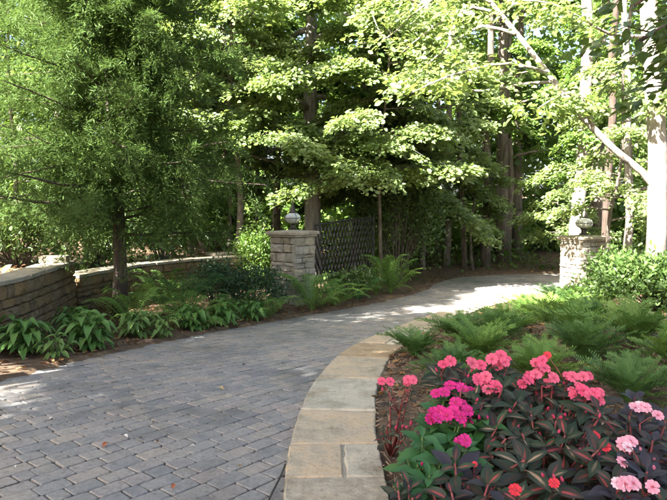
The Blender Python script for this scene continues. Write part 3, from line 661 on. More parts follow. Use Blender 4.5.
# the pale leaning tree close by, with its long limb reaching up and away from the trunk
def pale_tree():
    x, y = X(656, 9.3), 9.3; zb = gp(x, y) - .1; t = thing("pale_tree", "pale smooth-barked tree with a long limb slanting across the clearing", "tree", (x, y, zb)); rg = np.random.RandomState(5)
    W = lambda px, py, Y: np.array([X(px, Y) - x, Y - y, CAM_H + (208 - py) / 640 * Y - zb])
    tr = np.array([(0, 0, 0), W(657, 230, 9.3), W(655, 150, 9.3), W(648, 80, 9.35), W(642, 20, 9.4), W(636, -60, 9.5), W(634, -180, 9.5), W(628, -330, 9.6)])
    link("trunk", MB().tube(tr, [.165, .135, .128, .12, .115, .105, .085, .05], 12).mesh("trunk", M['bark_pale'], True), t)
    main = [W(655, 190, 9.3), W(640, 172, 9.3), W(612, 150, 9.3), W(580, 118, 9.35), W(548, 80, 9.5), W(522, 48, 9.7), W(500, 22, 9.9), W(478, -4, 10.1), W(440, -50, 10.4), W(405, -85, 10.7)]
    subs = [[W(552, 84, 9.5), W(520, 86, 9.7), W(480, 93, 9.9), W(440, 88, 10.1), W(418, 83, 10.2)],
            [W(545, 76, 9.5), W(510, 66, 9.3), W(470, 72, 9.1), W(438, 82, 9.0), W(410, 95, 8.9)],
            [W(512, 38, 9.75), W(480, 30, 10.0), W(452, 45, 10.2), W(425, 68, 10.3), W(410, 85, 10.4)],
            [W(500, 22, 9.9), W(470, 12, 10.0), W(430, 32, 10.2), W(398, 58, 10.3)],
            [W(488, 8, 10.0), W(450, -5, 10.2), W(410, 20, 10.4), W(385, 42, 10.5), W(372, 20, 10.5)],
            [W(642, 40, 9.4), W(605, 38, 9.2), W(575, 22, 9.0), W(545, 8, 8.9), W(520, 6, 8.8)],
            [W(590, 128, 9.33), W(578, 100, 9.0), W(560, 96, 8.7), W(535, 110, 8.6)],
            [W(652, 120, 9.3), W(672, 95, 9.3), W(700, 70, 9.2)], [W(640, 0, 9.4), W(670, -30, 9.6), W(720, -50, 9.7)], [W(634, -120, 9.5), W(600, -190, 9.8), W(560, -240, 10.2)], [W(634, -150, 9.5), W(680, -220, 9.4), W(730, -260, 9.0)]]
    link("limb", MB().tube(catmull(main, .3), np.linspace(.058, .02, len(catmull(main, .3))), 9).mesh("limb", M['bark_pale'], True), t)
    S, D, L = [], [], []
    for i, s in enumerate([main[5:]] + subs):
        c = catmull(s, .25)
        if i > 0: r0 = .026 if i < 7 else .04; link("limb", MB().tube(c, np.linspace(r0, .007, len(c)), 6).mesh("limb", M['bark_pale'], True), t)
        for k in range(9 if i < 8 else 16):
            q = path_pt(c, .3 + .69 * rg.uniform()); d = nrm(np.array([rg.normal(0, 1), rg.normal(0, 1), rg.uniform(-.1, .35)])); S.append(q); D.append(d); L.append(rg.uniform(.4, .8))
    C, A, N, Lf = spray_leaves(np.array(S), np.array(D), np.array(L), 48, .105, rg, .5)
    link("crown", leaves6("crown", C, A, N, Lf, Lf * .66, M['maple_sunlit']), t)
pale_tree()

# understory trees whose boughs fill the view
def ring(n, t0, t1, lmin, lmax, r0, r1, seed, a0=0):
    g = np.random.RandomState(seed); return [(t0 + (t1 - t0) * k / max(n - 1, 1), a0 + k * 137.5 + g.uniform(-15, 15), g.uniform(lmin, lmax) * (1 - .35 * k / n), g.uniform(r0, r1)) for k in range(n)]
UN = "understory trees"
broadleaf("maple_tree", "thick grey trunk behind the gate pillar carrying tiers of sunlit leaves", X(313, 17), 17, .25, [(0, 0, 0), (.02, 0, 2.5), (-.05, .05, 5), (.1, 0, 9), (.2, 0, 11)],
          ring(24, .24, .85, 2.4, 4.2, .02, .3, 31), 17, 82, .135, M['maple_sunlit'], M['bark_grey'], 31, (.7, 1.3), group=UN)
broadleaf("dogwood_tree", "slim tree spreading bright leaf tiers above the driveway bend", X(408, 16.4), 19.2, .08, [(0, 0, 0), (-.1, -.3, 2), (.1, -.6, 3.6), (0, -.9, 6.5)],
          ring(20, .42, .98, 1.6, 3.0, .0, .25, 33, 200), 16, 88, .12, M['maple_sunlit'], M['bark'], 33, (.6, 1.1), group=UN)
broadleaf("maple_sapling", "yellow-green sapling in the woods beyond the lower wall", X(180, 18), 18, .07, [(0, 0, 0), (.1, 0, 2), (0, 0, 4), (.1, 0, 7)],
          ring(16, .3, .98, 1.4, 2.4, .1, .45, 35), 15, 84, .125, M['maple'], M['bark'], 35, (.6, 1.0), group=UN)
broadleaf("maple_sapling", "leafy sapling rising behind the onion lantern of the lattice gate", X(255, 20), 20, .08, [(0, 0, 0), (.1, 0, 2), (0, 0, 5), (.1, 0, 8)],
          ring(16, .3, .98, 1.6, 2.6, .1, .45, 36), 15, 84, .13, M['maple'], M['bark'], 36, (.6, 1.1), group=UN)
broadleaf("dogwood_tree", "small white-lit tree in front of the slender woods trunks at the bend", X(474, 20.6), 20.6, .05, [(0, 0, 0), (-.1, 0, 1.2), (.0, 0, 2.2), (.1, -.1, 3.6)],
          ring(11, .45, .98, .7, 1.3, .0, .25, 37), 10, 52, .11, M['maple_sunlit'], M['bark'], 37, (.4, .7), group=UN)
broadleaf("dogwood_tree", "small white-lit tree just left of the sunlit gate pillar", X(572, 19.5), 19.5, .03, [(0, 0, 0), (-.1, 0, 1.2), (-.45, 0, 2.2), (-.55, -.1, 3.6)],
          ring(12, .4, .98, .7, 1.35, .0, .25, 38), 10, 52, .11, M['maple_sunlit'], M['bark'], 38, (.4, .7), group=UN)
broadleaf("maple_sapling", "leafy sapling between the sunlit gate pillar and the pale tree", X(615, 13.6), 13.6, .05, [(0, 0, 0), (-.1, .1, 1.5), (.1, 0, 3), (0, -.1, 5.2)],
          ring(14, .35, .98, .8, 1.5, .05, .4, 39), 10, 52, .10, M['maple_sunlit'], M['bark'], 39, (.4, .8), group=UN)
broadleaf("maple_tree", "maple arching green boughs over the black lattice gate", X(352, 18.2), 18.2, .10, [(0, 0, 0), (.1, 0, 2), (.2, -.2, 4), (.3, -.2, 7)],
          ring(13, .32, .95, 1.3, 2.4, .05, .35, 40), 16, 90, .115, M['maple'], M['bark'], 40, (.5, .9), group=UN)
broadleaf("maple_tree", "tree filling the top of the view above the woods trunks at the bend", X(540, 19), 22.5, .12, [(0, 0, 0), (.1, 0, 3), (-.1, 0, 6), (.1, 0, 10)],
          ring(18, .38, .97, 2.0, 3.6, .0, .4, 41), 14, 66, .14, M['maple'], M['bark'], 41, (.6, 1.2), group=UN)
broadleaf("maple_tree", "tree behind the pale tree with dense yellow-green boughs", X(640, 17.5), 18.5, .10, [(0, 0, 0), (.1, 0, 3), (-.1, 0, 6), (.1, 0, 9)],
          ring(17, .3, .97, 1.6, 3.0, .0, .4, 42), 14, 62, .125, M['maple'], M['bark'], 42, (.6, 1.1), group=UN)

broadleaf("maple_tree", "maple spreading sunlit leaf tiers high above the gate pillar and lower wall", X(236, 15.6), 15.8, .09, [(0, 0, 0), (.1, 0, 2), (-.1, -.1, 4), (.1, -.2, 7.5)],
          ring(24, .36, .97, 1.8, 3.2, .0, .3, 43, 40), 16, 84, .12, M['maple_sunlit'], M['bark'], 43, (.6, 1.1), group=UN)
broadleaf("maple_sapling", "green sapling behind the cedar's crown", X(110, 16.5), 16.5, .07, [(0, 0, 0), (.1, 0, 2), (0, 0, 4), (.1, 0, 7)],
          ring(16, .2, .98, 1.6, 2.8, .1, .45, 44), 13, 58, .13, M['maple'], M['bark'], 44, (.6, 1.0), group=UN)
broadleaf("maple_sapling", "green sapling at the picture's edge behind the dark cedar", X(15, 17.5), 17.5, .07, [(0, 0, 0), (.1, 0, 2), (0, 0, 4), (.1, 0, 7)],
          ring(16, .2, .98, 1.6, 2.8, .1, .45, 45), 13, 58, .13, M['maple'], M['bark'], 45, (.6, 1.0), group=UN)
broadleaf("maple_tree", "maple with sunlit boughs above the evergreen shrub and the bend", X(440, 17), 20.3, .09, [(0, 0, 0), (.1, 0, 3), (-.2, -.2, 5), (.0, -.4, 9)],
          ring(24, .33, .97, 1.8, 3.2, .0, .35, 46), 16, 78, .13, M['maple_sunlit'], M['bark'], 46, (.6, 1.1), group=UN)
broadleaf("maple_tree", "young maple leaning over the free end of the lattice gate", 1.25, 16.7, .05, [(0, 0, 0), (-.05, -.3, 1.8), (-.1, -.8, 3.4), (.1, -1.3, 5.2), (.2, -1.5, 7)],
          ring(22, .4, .98, 1.3, 2.5, .0, .3, 47, 220), 14, 74, .115, M['maple_sunlit'], M['bark'], 47, (.5, .9), group=UN)
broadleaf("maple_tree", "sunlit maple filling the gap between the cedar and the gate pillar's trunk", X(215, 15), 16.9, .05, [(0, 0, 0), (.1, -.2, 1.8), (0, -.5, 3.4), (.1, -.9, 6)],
          ring(18, .3, .98, 1.1, 2.2, .0, .3, 48, 100), 12, 60, .115, M['maple_sunlit'], M['bark'], 48, (.5, .9), group=UN)
# tall trunks standing in the wood
TT = "tall woods trees"
for k, (lab, px, Y, dia, lean, bark) in enumerate([
    ("slim reddish trunk beside the white-lit small tree at the bend", 486, 21.5, 9, (.1, 0), 'bark'),
    ("darkest and thickest of the trunks at the driveway bend", 503, 22.5, 13, (-.2, 0), 'bark'),
    ("grey trunk close behind the darkest trunk at the bend", 517, 24, 9, (.1, .1), 'bark'),
    ("bright pale trunk rising right behind the sunlit pillar's lantern", 580, 18.2, 13, (.1, 0), 'bark_pale'),
    ("shaded grey trunk next to the bright trunk behind the sunlit pillar", 597, 20.5, 13, (.2, .1), 'bark'),
    ("dark reddish trunk between sunlit pillar and pale tree", 606, 16.6, 8, (.2, 0), 'bark_red'),
    ("thin crooked whitish trunk between sunlit pillar and pale tree", 627, 14.6, 6.5, (-.2, 0), 'bark_pale'),
    ("thin pale trunk right of the dark evergreen's foot", 447, 21.5, 6, (.1, 0), 'bark_pale'),
    ("thinner pale trunk close by the evergreen shrub", 439, 22.3, 5, (-.2, 0), 'bark_pale'),
    ("slim trunk in the woods left of the gate lantern", 276, 21.5, 7, (.1, 0), 'bark'),
    ("slim brown trunk in the woods beyond the flat slab", 232, 22, 7, (-.2, 0), 'bark'),
    ("pale trunk above the flat slab on the lower wall", 203, 17.3, 6, (-.6, .1), 'bark_pale'),
    ("thin leaning trunk right of the cedar trunk", 192, 16.4, 5, (-1.9, .2), 'bark_pale'),
    ("grey trunk deep in the woods left of the cedar", 60, 22, 10, (.1, 0), 'bark'),
    ("thin slanting stem at the foot of the bend's trunks", 465, 21, 5, (-.9, 0), 'bark')]):
    canopy("forest_tree", lab, X(px, Y), Y, dia / 640 * Y / 2, lean, 5, 10.5 + (k % 4) * .8, 2.1, 2.6, 14, 50, .22, M['oak'], M[bark], 60 + k, TT)

# trees outside the picture whose shade falls into it
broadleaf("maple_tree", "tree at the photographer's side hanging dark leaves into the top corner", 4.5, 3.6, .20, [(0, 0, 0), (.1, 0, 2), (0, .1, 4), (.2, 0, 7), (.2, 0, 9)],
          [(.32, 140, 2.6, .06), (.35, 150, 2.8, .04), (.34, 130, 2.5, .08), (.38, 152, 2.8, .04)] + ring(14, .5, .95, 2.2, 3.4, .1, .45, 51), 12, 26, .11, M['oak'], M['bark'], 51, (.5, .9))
OAKS = [("slender oak on the terrace beside the higher wall", -5.6, 3.8, 7.3, 1.3), ("tall oak on the terrace left of the camera", -6.8, -.8, 8.6, 3.0), ("small oak on the terrace behind the higher wall", -6.4, 4.9, 3.9, 1.5), ("oak behind the photographer beside the driveway", -4.2, -3.2, 7.6, 2.6),
        ("tall oak farther back behind the driveway", -8.2, -5.2, 9.5, 2.8), ("slender oak right behind the photographer", -2.4, -.9, 8.6, 1.7)]
for k, (lab, x, y, cz, rx) in enumerate(OAKS):
    canopy("oak_tree", lab, x, y, .2, (.2, .1), min(4, cz * .5), cz, rx, 2.4 if rx > 2 else 1.5, int((25 if k == 1 else 24) * rx * rx), 140, .185, M['oak'], M['bark'], 90 + k, "oaks outside the view")

# dark evergreen and shrubs
bush("evergreen_shrub", "tall dark evergreen shrub between the lattice gate and the bend", X(398, 17.2), 17.4, 1.35, 1.1, 4.3, 22000, .095, M['evergreen'], 11, nclump=170, lumpy=.14)
bush("evergreen_shrub", "dark evergreen shrub at the driveway bend below the thin pale trunks", X(425, 21.5), 22.0, 1.1, 1.1, 3.0, 7000, .10, M['evergreen'], 12, nclump=70, lumpy=.14)
bush("laurel_shrub", "leafy shrub growing around and hiding the sunlit pillar", X(618, 13.2), 13.3, .55, .5, .85, 3400, .085, M['shrub'], 13, nclump=60, lumpy=.2)
bush("laurel_shrub", "broad sunlit shrub at the foot of the pale tree", X(664, 8.6), 8.6, .95, .7, .62, 6000, .08, M['shrub'], 14, nclump=80, lumpy=.2)
bush("azalea_shrub", "dark low azalea in front of the pillar by the lattice gate", X(252, 11.9), 11.9, .60, .5, .72, 3600, .06, M['azalea'], 15, nclump=60, lumpy=.2)
bush("azalea_shrub", "dark azalea between the lower wall and the hostas", X(215, 12.3), 12.4, .55, .5, .8, 3000, .06, M['azalea'], 16, nclump=60, lumpy=.2)
bush("laurel_shrub", "light green shrub behind the gate pillar's shaded side", X(252, 14.8), 15.3, .5, .5, 1.3, 2400, .09, M['maple'], 17, nclump=50, lumpy=.2)
bush("rhododendron_shrub", "glossy shrub on the terrace directly behind the cedar trunk", X(90, 13), 13.3, .9, .8, 1.3, 3600, .11, M['shrub'], 18, nclump=70, lumpy=.18)
bush("rhododendron_shrub", "dark shrub on the terrace behind the loose pale block", X(30, 12.5), 12.0, .9, .8, 1.2, 3600, .11, M['evergreen'], 19, nclump=70, lumpy=.18)
bush("rhododendron_shrub", "glossy shrub on the terrace right of the cedar trunk", X(158, 14.6), 14.9, .9, .8, 1.25, 3600, .11, M['shrub'], 21, nclump=70, lumpy=.18)
bush("rhododendron_shrub", "shrub in the woods' edge beyond the flat slab", X(205, 17.2), 17.4, 1.1, .8, 1.35, 3600, .12, M['maple'], 22, nclump=70, lumpy=.18)
bush("rhododendron_shrub", "shrub at the woods' edge seen past the cedar's lowest boughs", X(118, 17), 17.2, 1.2, .8, 1.5, 3600, .12, M['maple'], 23, nclump=70, lumpy=.18)
bush("laurel_shrub", "green shrub tucked beneath the lattice gate", X(350, 14.2), 14.4, .45, .35, .55, 1500, .08, M['shrub'], 20, nclump=40, lumpy=.2)

# the wood farther off reads as one mass
rg = np.random.RandomState(77)
ncl = 1700
cx = rg.uniform(-22, 24, ncl); cyy = rg.uniform(23.5, 34, ncl); cz = rg.uniform(0, 1, ncl) * 13
lowl = rg.uniform(size=ncl) < .22; cz = np.where(lowl, rg.uniform(.2, 1.6, ncl), cz)
keep = ~((cz < 3.2) & (rg.uniform(size=ncl) < .35) & ~lowl); cx, cyy, cz = cx[keep], cyy[keep], cz[keep]
C = np.stack([cx, cyy, cz + groundz(cx, cyy)], 1); C = np.repeat(C, 75, 0); C = C + rg.normal(0, 1, C.shape) * np.array([.85, .85, .42]); n_ = len(C)
A = rg.normal(0, 1, (n_, 3)) + np.array([0, 0, -.3]); N = np.array([[0, 0, .5]]) + np.array([tuple(TO_SUN)]) * .7 + rg.normal(0, .5, (n_, 3)); Lw = .34 * rg.uniform(.6, 1.25, n_)
o = link("woodland_foliage", strips("woodland_foliage", C, A, N, Lw, Lw * .75, M['wood'])); tag(o, "dense green wood closing the view behind the clearing", "woodland", kind="stuff")
# undergrowth and dry leaves on the wood floor
n_ = 30000; ux = rg.uniform(-15, 17, n_); uy = rg.uniform(8, 27, n_)
ok = ~inside(ux, uy, np.concatenate([offset(LEFT, -.5), offset(KERB_IN, .3)[::-1]])) & ((np.sin(ux * 1.3) + np.cos(uy * 1.1 + ux * .4)) > -.5) & ((uy > 16.5) | inside(ux, uy, TERR)) & (pdist(ux, uy, np.concatenate([W1, W2])) > .5); ux, uy = ux[ok], uy[ok]; n_ = len(ux)
C = np.stack([ux, uy, groundz(ux, uy) + rg.uniform(.02, 1, n_) ** 1.5 * (.35 + .5 * (np.sin(ux * 2.1 + uy) * np.cos(uy * 1.7) + 1))], 1); A = rg.normal(0, 1, (n_, 3)) + np.array([0, 0, .2]); N = np.array([[0, 0, 1.]]) + rg.normal(0, .4, (n_, 3)); Lw = rg.uniform(.09, .2, n_)
o = link("undergrowth", leaves6("undergrowth", C, A, N, Lw, Lw * .65, M['shrub'])); tag(o, "low green undergrowth on the wood floor", "undergrowth", kind="stuff")
n_ = 9000; ux = np.concatenate([rg.uniform(-14, 12, n_), rg.uniform(-6, 3, 3500)]); uy = np.concatenate([rg.uniform(4, 26, n_), rg.uniform(5, 14, 3500)])
ok = ~inside(ux, uy, DRIVEK); ux, uy = ux[ok], uy[ok]; hz_ = groundz(ux, uy) + .012
dx_ = rg.uniform(-4, 4, 5000); dy_ = rg.uniform(3, 19, 5000); ok = inside(dx_, dy_, DRIVE); dx_, dy_ = dx_[ok], dy_[ok]
near_ = rg.uniform(size=len(dx_)) < np.exp(-pdist(dx_, dy_, LEFT) / .13) * .8 + .022; dx_, dy_ = dx_[near_], dy_[near_]; nd_ = len(dx_)
ux = np.concatenate([ux, dx_]); uy = np.concatenate([uy, dy_]); n_ = len(ux)
C = np.stack([ux, uy, np.concatenate([hz_, gz(dy_) + .005]) + rg.uniform(0, .015, n_) * np.concatenate([np.ones(n_ - nd_), np.full(nd_, .3)])], 1); A = rg.normal(0, 1, (n_, 3)) * np.array([1, 1, .15]); N = np.array([[0, 0, 1.]]) + rg.normal(0, .25, (n_, 3)); Lw = rg.uniform(.04, .1, n_) * np.concatenate([np.ones(n_ - nd_), np.full(nd_, .42)])
o = link("leaf_litter", leaves6("leaf_litter", C, A, N, Lw, Lw * .6, M['litter'])); tag(o, "dry brown leaves scattered over the beds and wood floor", "leaf litter", kind="stuff")
# bark mulch on the near bed
n_ = 10000; bx = rg.uniform(0, 1, n_) ** 1.3 * 4.6 - .1; by = rg.uniform(2.2, 11.5, n_); ok = (~inside(bx, by, np.concatenate([LEFT, offset(KERB_IN, .0)[::-1]]))); bx, by = bx[ok], by[ok]; n_ = len(bx)
bz = groundz(bx, by) + rg.uniform(.002, .02, n_)
mbv = []; mbq = []
az = rg.uniform(0, 6.28, n_); ti = rg.normal(0, .4, n_); ln_ = rg.uniform(.006, .05, n_); wd_ = rg.uniform(.0015, .008, n_); th = rg.uniform(.0008, .003, n_)
ax = np.stack([np.cos(az) * np.cos(ti), np.sin(az) * np.cos(ti), np.sin(ti)], 1); sx = np.stack([-np.sin(az), np.cos(az), np.zeros(n_)], 1); zx = np.cross(ax, sx)
B = np.stack([bx, by, bz], 1); corners = [B + ax * (i * ln_)[:, None] + sx * (j * wd_)[:, None] + zx * (k * th)[:, None] for k in (-1, 1) for j in (-1, 1) for i in (-1, 1)]
Vv = np.stack(corners, 1).reshape(-1, 3); kk = np.arange(n_)[:, None, None] * 8
Qq = (kk + np.array([[(0, 2, 3, 1), (4, 5, 7, 6), (0, 1, 5, 4), (2, 6, 7, 3), (0, 4, 6, 2), (1, 3, 7, 5)]])).reshape(-1, 4)
o = link("bark_mulch", quadmesh("bark_mulch", Vv, Qq, M['chip'])); tag(o, "brown bark mulch covering the bed inside the kerb", "mulch", kind="stuff")

# ------------------------------------------------------------------ leaf, frond and flower shapes for the bed plants
def blade(L, W, prof, zc, cup, nu=4, nv=8, petiole=0., pw=.006):
    """a leaf along +X: prof(t) width profile, zc(t) height of the midrib; optional stalk in front of it"""
    V = []; UV = []; F = []
    for j in range(nv + 1):
        t = j / nv; tt = max((t - petiole) / (1 - petiole), 0); w = max(W * prof(tt), pw) / 2 if t > petiole * .98 and tt > 0 else pw / 2
        if j == nv: w = .0005
        x, z = L * t, zc(t)
        for i in range(nu + 1):
            u = i / nu; s = (u - .5) * 2; V.append((x, s * w, z + cup * w * s * s * (1 + .25 * math.sin(9 * t + 2 * s)))); UV.append((u, tt))
    for j in range(nv):
        for i in range(nu): a = j * (nu + 1) + i; F.append((a, a + nu + 1, a + nu + 2, a + 1))
    return V, F, UV
ov = lambda t: math.sin(math.pi * min(t, 1) ** .72) ** .8 if 0 < t < 1 else 0
lan = lambda t: math.sin(math.pi * min(t, 1) ** .85) ** 1.1 if 0 < t < 1 else 0
def mk(name, args, mat): V, F, UV = blade(*args[0], **args[1]); return pymesh(name, V, F, mat, True, UV)
HOSTA = {}
for key in ('hosta', 'hosta_pale'):
    HOSTA[key] = [mk("leaf", ((.34 * s, .088 * s * w, ov, (lambda t, h=h, s=s: s * (h * math.sin(min(t * 1.9, 1.9)) - .17 * max(t - .45, 0) ** 1.5 * 2.2))), dict(cup=.35, nu=4, nv=11, petiole=.46, pw=.008)), M[key]) for s, h, w in ((1, .30, 1.05), (.9, .22, 1), (1.05, .36, .9), (.8, .15, 1.15))]
def frond_mesh(L, h, npair, pl, mat, droop=.3, ang=1.15):
    V = []; F = []; cz = lambda t: h * math.sin(min(t * 1.7, 2.2)) - droop * max(t - .4, 0) ** 2
    def addq(P): k = len(V); V.extend(P); F.append((k, k + 1, k + 2, k + 3))
    for j in range(8):
        t0, t1 = j / 8, (j + 1) / 8; w = .004; addq([(L * t0, -w, cz(t0)), (L * t1, -w * .8, cz(t1)), (L * t1, w * .8, cz(t1)), (L * t0, w, cz(t0))])
    for j in range(npair):
        t = .14 + .85 * j / npair; le = pl * math.sin(math.pi * (t * .88 + .1)) ** .8 * random.uniform(.88, 1.08); w = L / npair * .42
        for sg in (-1, 1):
            a = ang - .35 * t; dx, dy = math.cos(a), math.sin(a) * sg; x, z = L * t, cz(t) + .002; zt = z - .12 * le + random.uniform(-.006, .006)
            k = len(V); m_ = .55
            V.extend([(x - w * .5, 0, z), (x + w * .5, 0, z), (x + dx * le * m_ + w * .55, dy * le * m_, z + .01), (x + dx * le * m_ - w * .45, dy * le * m_, z + .01), (x + dx * le, dy * le, zt)])
            F.append((k, k + 1, k + 2, k + 3)); F.append((k + 3, k + 2, k + 4))
    return pymesh("frond", V, F, mat)
FERN = {key: [frond_mesh(L, h, 22, pl, M[key]) for L, h, pl in ((.62, .30, .12), (.55, .40, .11), (.68, .24, .13))] for key in ('fern', 'fern_dark')}
def yew_mesh(L, seed, mat, h):
    r = random.Random(seed); V = []; F = []
    def addq(P): k = len(V); V.extend([tuple(p) for p in P]); F.append((k, k + 1, k + 2, k + 3))
    def shoot(p, d, ln, n, curve):
        p = Vector(p); d = Vector(d).normalized(); step = ln / n
        for j in range(n):
            q = p + d * step; s = d.cross(Vector((0, 0, 1))).normalized(); w = .003; addq([p - s * w, q - s * w, q + s * w, p + s * w])
            nl = .055 * (1 - .45 * (j / n) ** 3) * r.uniform(.8, 1.15)
            for sg in (-1, 1):
                for ff in (.2, .7):
                    b = p.lerp(q, ff); a = (s * sg * .95 + d * .55 + Vector((0, 0, r.uniform(.1, .6)))).normalized(); e = b + a * nl; m_ = b + a * nl * .45; t_ = d * .0068
                    addq([b, m_ - t_, e, m_ + t_])
            p = q; d = (d + Vector((r.uniform(-.06, .06), r.uniform(-.06, .06), curve))).normalized()
        return
    d0 = Vector((1, 0, h)); p = Vector((0, 0, .02)); pts = [p.copy()]; d = d0.normalized()
    for j in range(12):
        p = p + d * L / 12; d = (d + Vector((0, 0, -.055 * (1 + h)))).normalized(); pts.append(p.copy())
    shoot((0, 0, .02), d0, L, 12, -.05)
    for j, sg in ((3, 1), (5, -1), (6, 1), (8, -1), (9, 1)):
        b = pts[j]; dd = (pts[j + 1] - pts[j]).normalized(); s = Vector((0, 1, 0)) * sg; shoot(b, dd * .8 + s * .7 + Vector((0, 0, .12)), L * .36 * r.uniform(.8, 1.1), 6, -.02)
    return pymesh("branch", V, F, mat)
YEW = {key: [yew_mesh(L, i, M[key], h) for i, (L, h) in enumerate(((.42, .55), (.5, .35), (.36, 1.0), (.46, .75)))] for key in ('yew', 'yew_dark')}
def radial(name, label, cat, x, y, meshes, n, s, tilt=.1, group=None, part="leaf", spread=.03, dz=0):
    t = thing(name, label, cat, (x, y, gp(x, y) - .01 + dz), 0, group); a0 = random.uniform(0, 6.28)
    for k in range(n):
        ring_ = k / n; az = a0 + k * 2.39996; sc = s * random.uniform(.75, 1.12)
        MT = Matrix.Translation((math.cos(az) * spread, math.sin(az) * spread, 0)) @ Euler((random.gauss(0, .12), -tilt - ring_ * .55 + random.gauss(0, .1), az)).to_matrix().to_4x4() @ Matrix.Diagonal((sc * (1 - .25 * ring_), sc, sc, 1))
        link(part, meshes[k % len(meshes)], t, None, MT)
    return t
# ---- left border
HG = "hostas along the driveway"
for lab, x, y, key, n, s in [
    ("leafy green hosta cut by the picture's edge beside the driveway", -3.55, 7.25, 'hosta', 26, 1.12),
    ("full green hosta just right of the hosta at the picture's edge", -2.98, 7.75, 'hosta', 28, 1.15),
    ("yellow-green hosta nearest the foot of the cedar", -2.72, 8.75, 'hosta_pale', 22, 1.0),
    ("small pale hosta touching the driveway below the yellow-green one", -2.38, 8.75, 'hosta_pale', 14, .72),
    ("hosta right of the cedar trunk, in the middle of the row", -2.15, 9.6, 'hosta', 22, 1.0),
    ("broad hosta beside the azalea, near the end of the row", -1.78, 10.2, 'hosta', 24, 1.08),
    ("last hosta of the row, closest to the gate pillar", -1.4, 10.95, 'hosta', 20, .95),
    ("small hosta squeezed between the two green hostas by the driveway", -3.15, 7.15, 'hosta_pale', 12, .7), ("small bright hosta in front of the azalea by the driveway", -1.95, 9.75, 'hosta_pale', 12, .7),
    ("hosta against the higher wall behind the full green hosta", -3.45, 8.45, 'hosta', 20, 1.0)]:
    radial("hosta", lab, "hosta", x, y, HOSTA[key], int(n * 3.6), s * .98, -.02, HG)
FG = "ferns in the beds"
for lab, x, y, key, n, s, tl in [
    ("yellowish fern at the foot of the cedar", -2.95, 9.35, 'fern', 13, .95, .2),
    ("dark fern between cedar and azalea", -2.55, 10.8, 'fern_dark', 13, 1.1, .35),
    ("fern spreading between the two hostas right of the cedar", -2.3, 9.95, 'fern', 11, .8, .3), ("arching fern against the lower wall right of the cedar trunk", -3.0, 11.4, 'fern', 12, 1.05, .4), ("fern between the azaleas and the last hosta", -1.65, 11.3, 'fern', 10, .8, .3),
    ("small fern by the last hosta of the row", -1.15, 11.35, 'fern', 10, .7, .2),
    ("large bright fern in front of the gate pillar's right side", -.42, 12.55, 'fern', 16, 1.15, .3),
    ("fern below the lattice gate, right of the large bright fern", .05, 13.35, 'fern', 13, .95, .3),
    ("low fern beneath the middle of the lattice gate", .55, 14.2, 'fern_dark', 12, .85, .2),
    ("spreading fern at the free end of the lattice gate", 1.0, 15.1, 'fern', 14, 1.0, .35),
    ("upright fern standing tallest at the end of the lattice gate", 1.38, 15.35, 'fern', 12, 1.25, .75)]:
    radial("fern", lab, "fern", x, y, FERN[key], int(n * 1.5), s * 1.45, tl * .5 - .15, FG, "frond")
# ---- plum yews filling the bed inside the kerb
YG = "low plum yews in the bed"
near = [("dark plum yew leaning over the kerb, nearest the driveway", .93, 7.25, 'yew_dark', 15, 1.0), ("dark plum yew beside the kerb, just beyond the nearest one", 1.6, 7.95, 'yew_dark', 15, 1.05),
        ("plum yew at the kerb where the drive turns towards the gate", 2.45, 9.3, 'yew', 15, 1.1), ("plum yew directly behind the coral-pink flowers", 1.55, 6.7, 'yew', 15, 1.05),
        ("plum yew behind the magenta flowers", 1.15, 5.9, 'yew_dark', 13, .85), ("plum yew right of the coral-pink flowers by bare mulch", 2.35, 5.9, 'yew_dark', 15, 1.1),
        ("plum yew crowding behind the middle coral-pink flowers", 1.75, 5.35, 'yew', 15, 1.0), ("plum yew just above the magenta and coral-pink flowers", 1.0, 5.0, 'yew_dark', 15, .8), ("plum yew between the coral-pink and pale pink flowers", 2.15, 4.55, 'yew_dark', 15, .95),
        ("plum yew above the pale pink flowers near the picture's edge", 2.75, 5.0, 'yew', 15, 1.05)]
for a in near: radial("plum_yew", a[0], "plum yew", a[1], a[2], YEW[a[3]], 19, a[5] * random.uniform(1.0, 1.25), .25, YG, "branch", .04)
MIDDLE = "low feathery plum yew in the crowd filling the middle of the bed"; FARK = "plum yew along the far kerb where the driveway nears the gate"; PIL = "plum yew in front of the shrub that hides the sunlit pillar"
for k, (x, y, d_) in enumerate([(2.0, 7.6, MIDDLE), (2.45, 8.4, MIDDLE), (2.75, 7.1, MIDDLE), (3.2, 7.9, MIDDLE), (3.0, 9.9, MIDDLE), (3.05, 9.3, MIDDLE), (3.5, 10.4, MIDDLE), (3.45, 8.9, "plum yew touching the left side of the broad sunlit shrub"),
                     (3.35, 10.7, FARK), (4.0, 11.7, FARK), (4.7, 12.6, FARK), (4.55, 10.9, PIL), (5.3, 12.2, PIL), (5.6, 13.1, PIL), (2.95, 6.2, "plum yew between the rounded rock and the pale pink flowers")]):
    radial("plum_yew", d_, "plum yew", x + random.uniform(-.1, .1), y + random.uniform(-.1, .1), YEW['yew' if k % 3 else 'yew_dark'], 18, random.uniform(1.0, 1.45), .25, YG, "branch", .05)

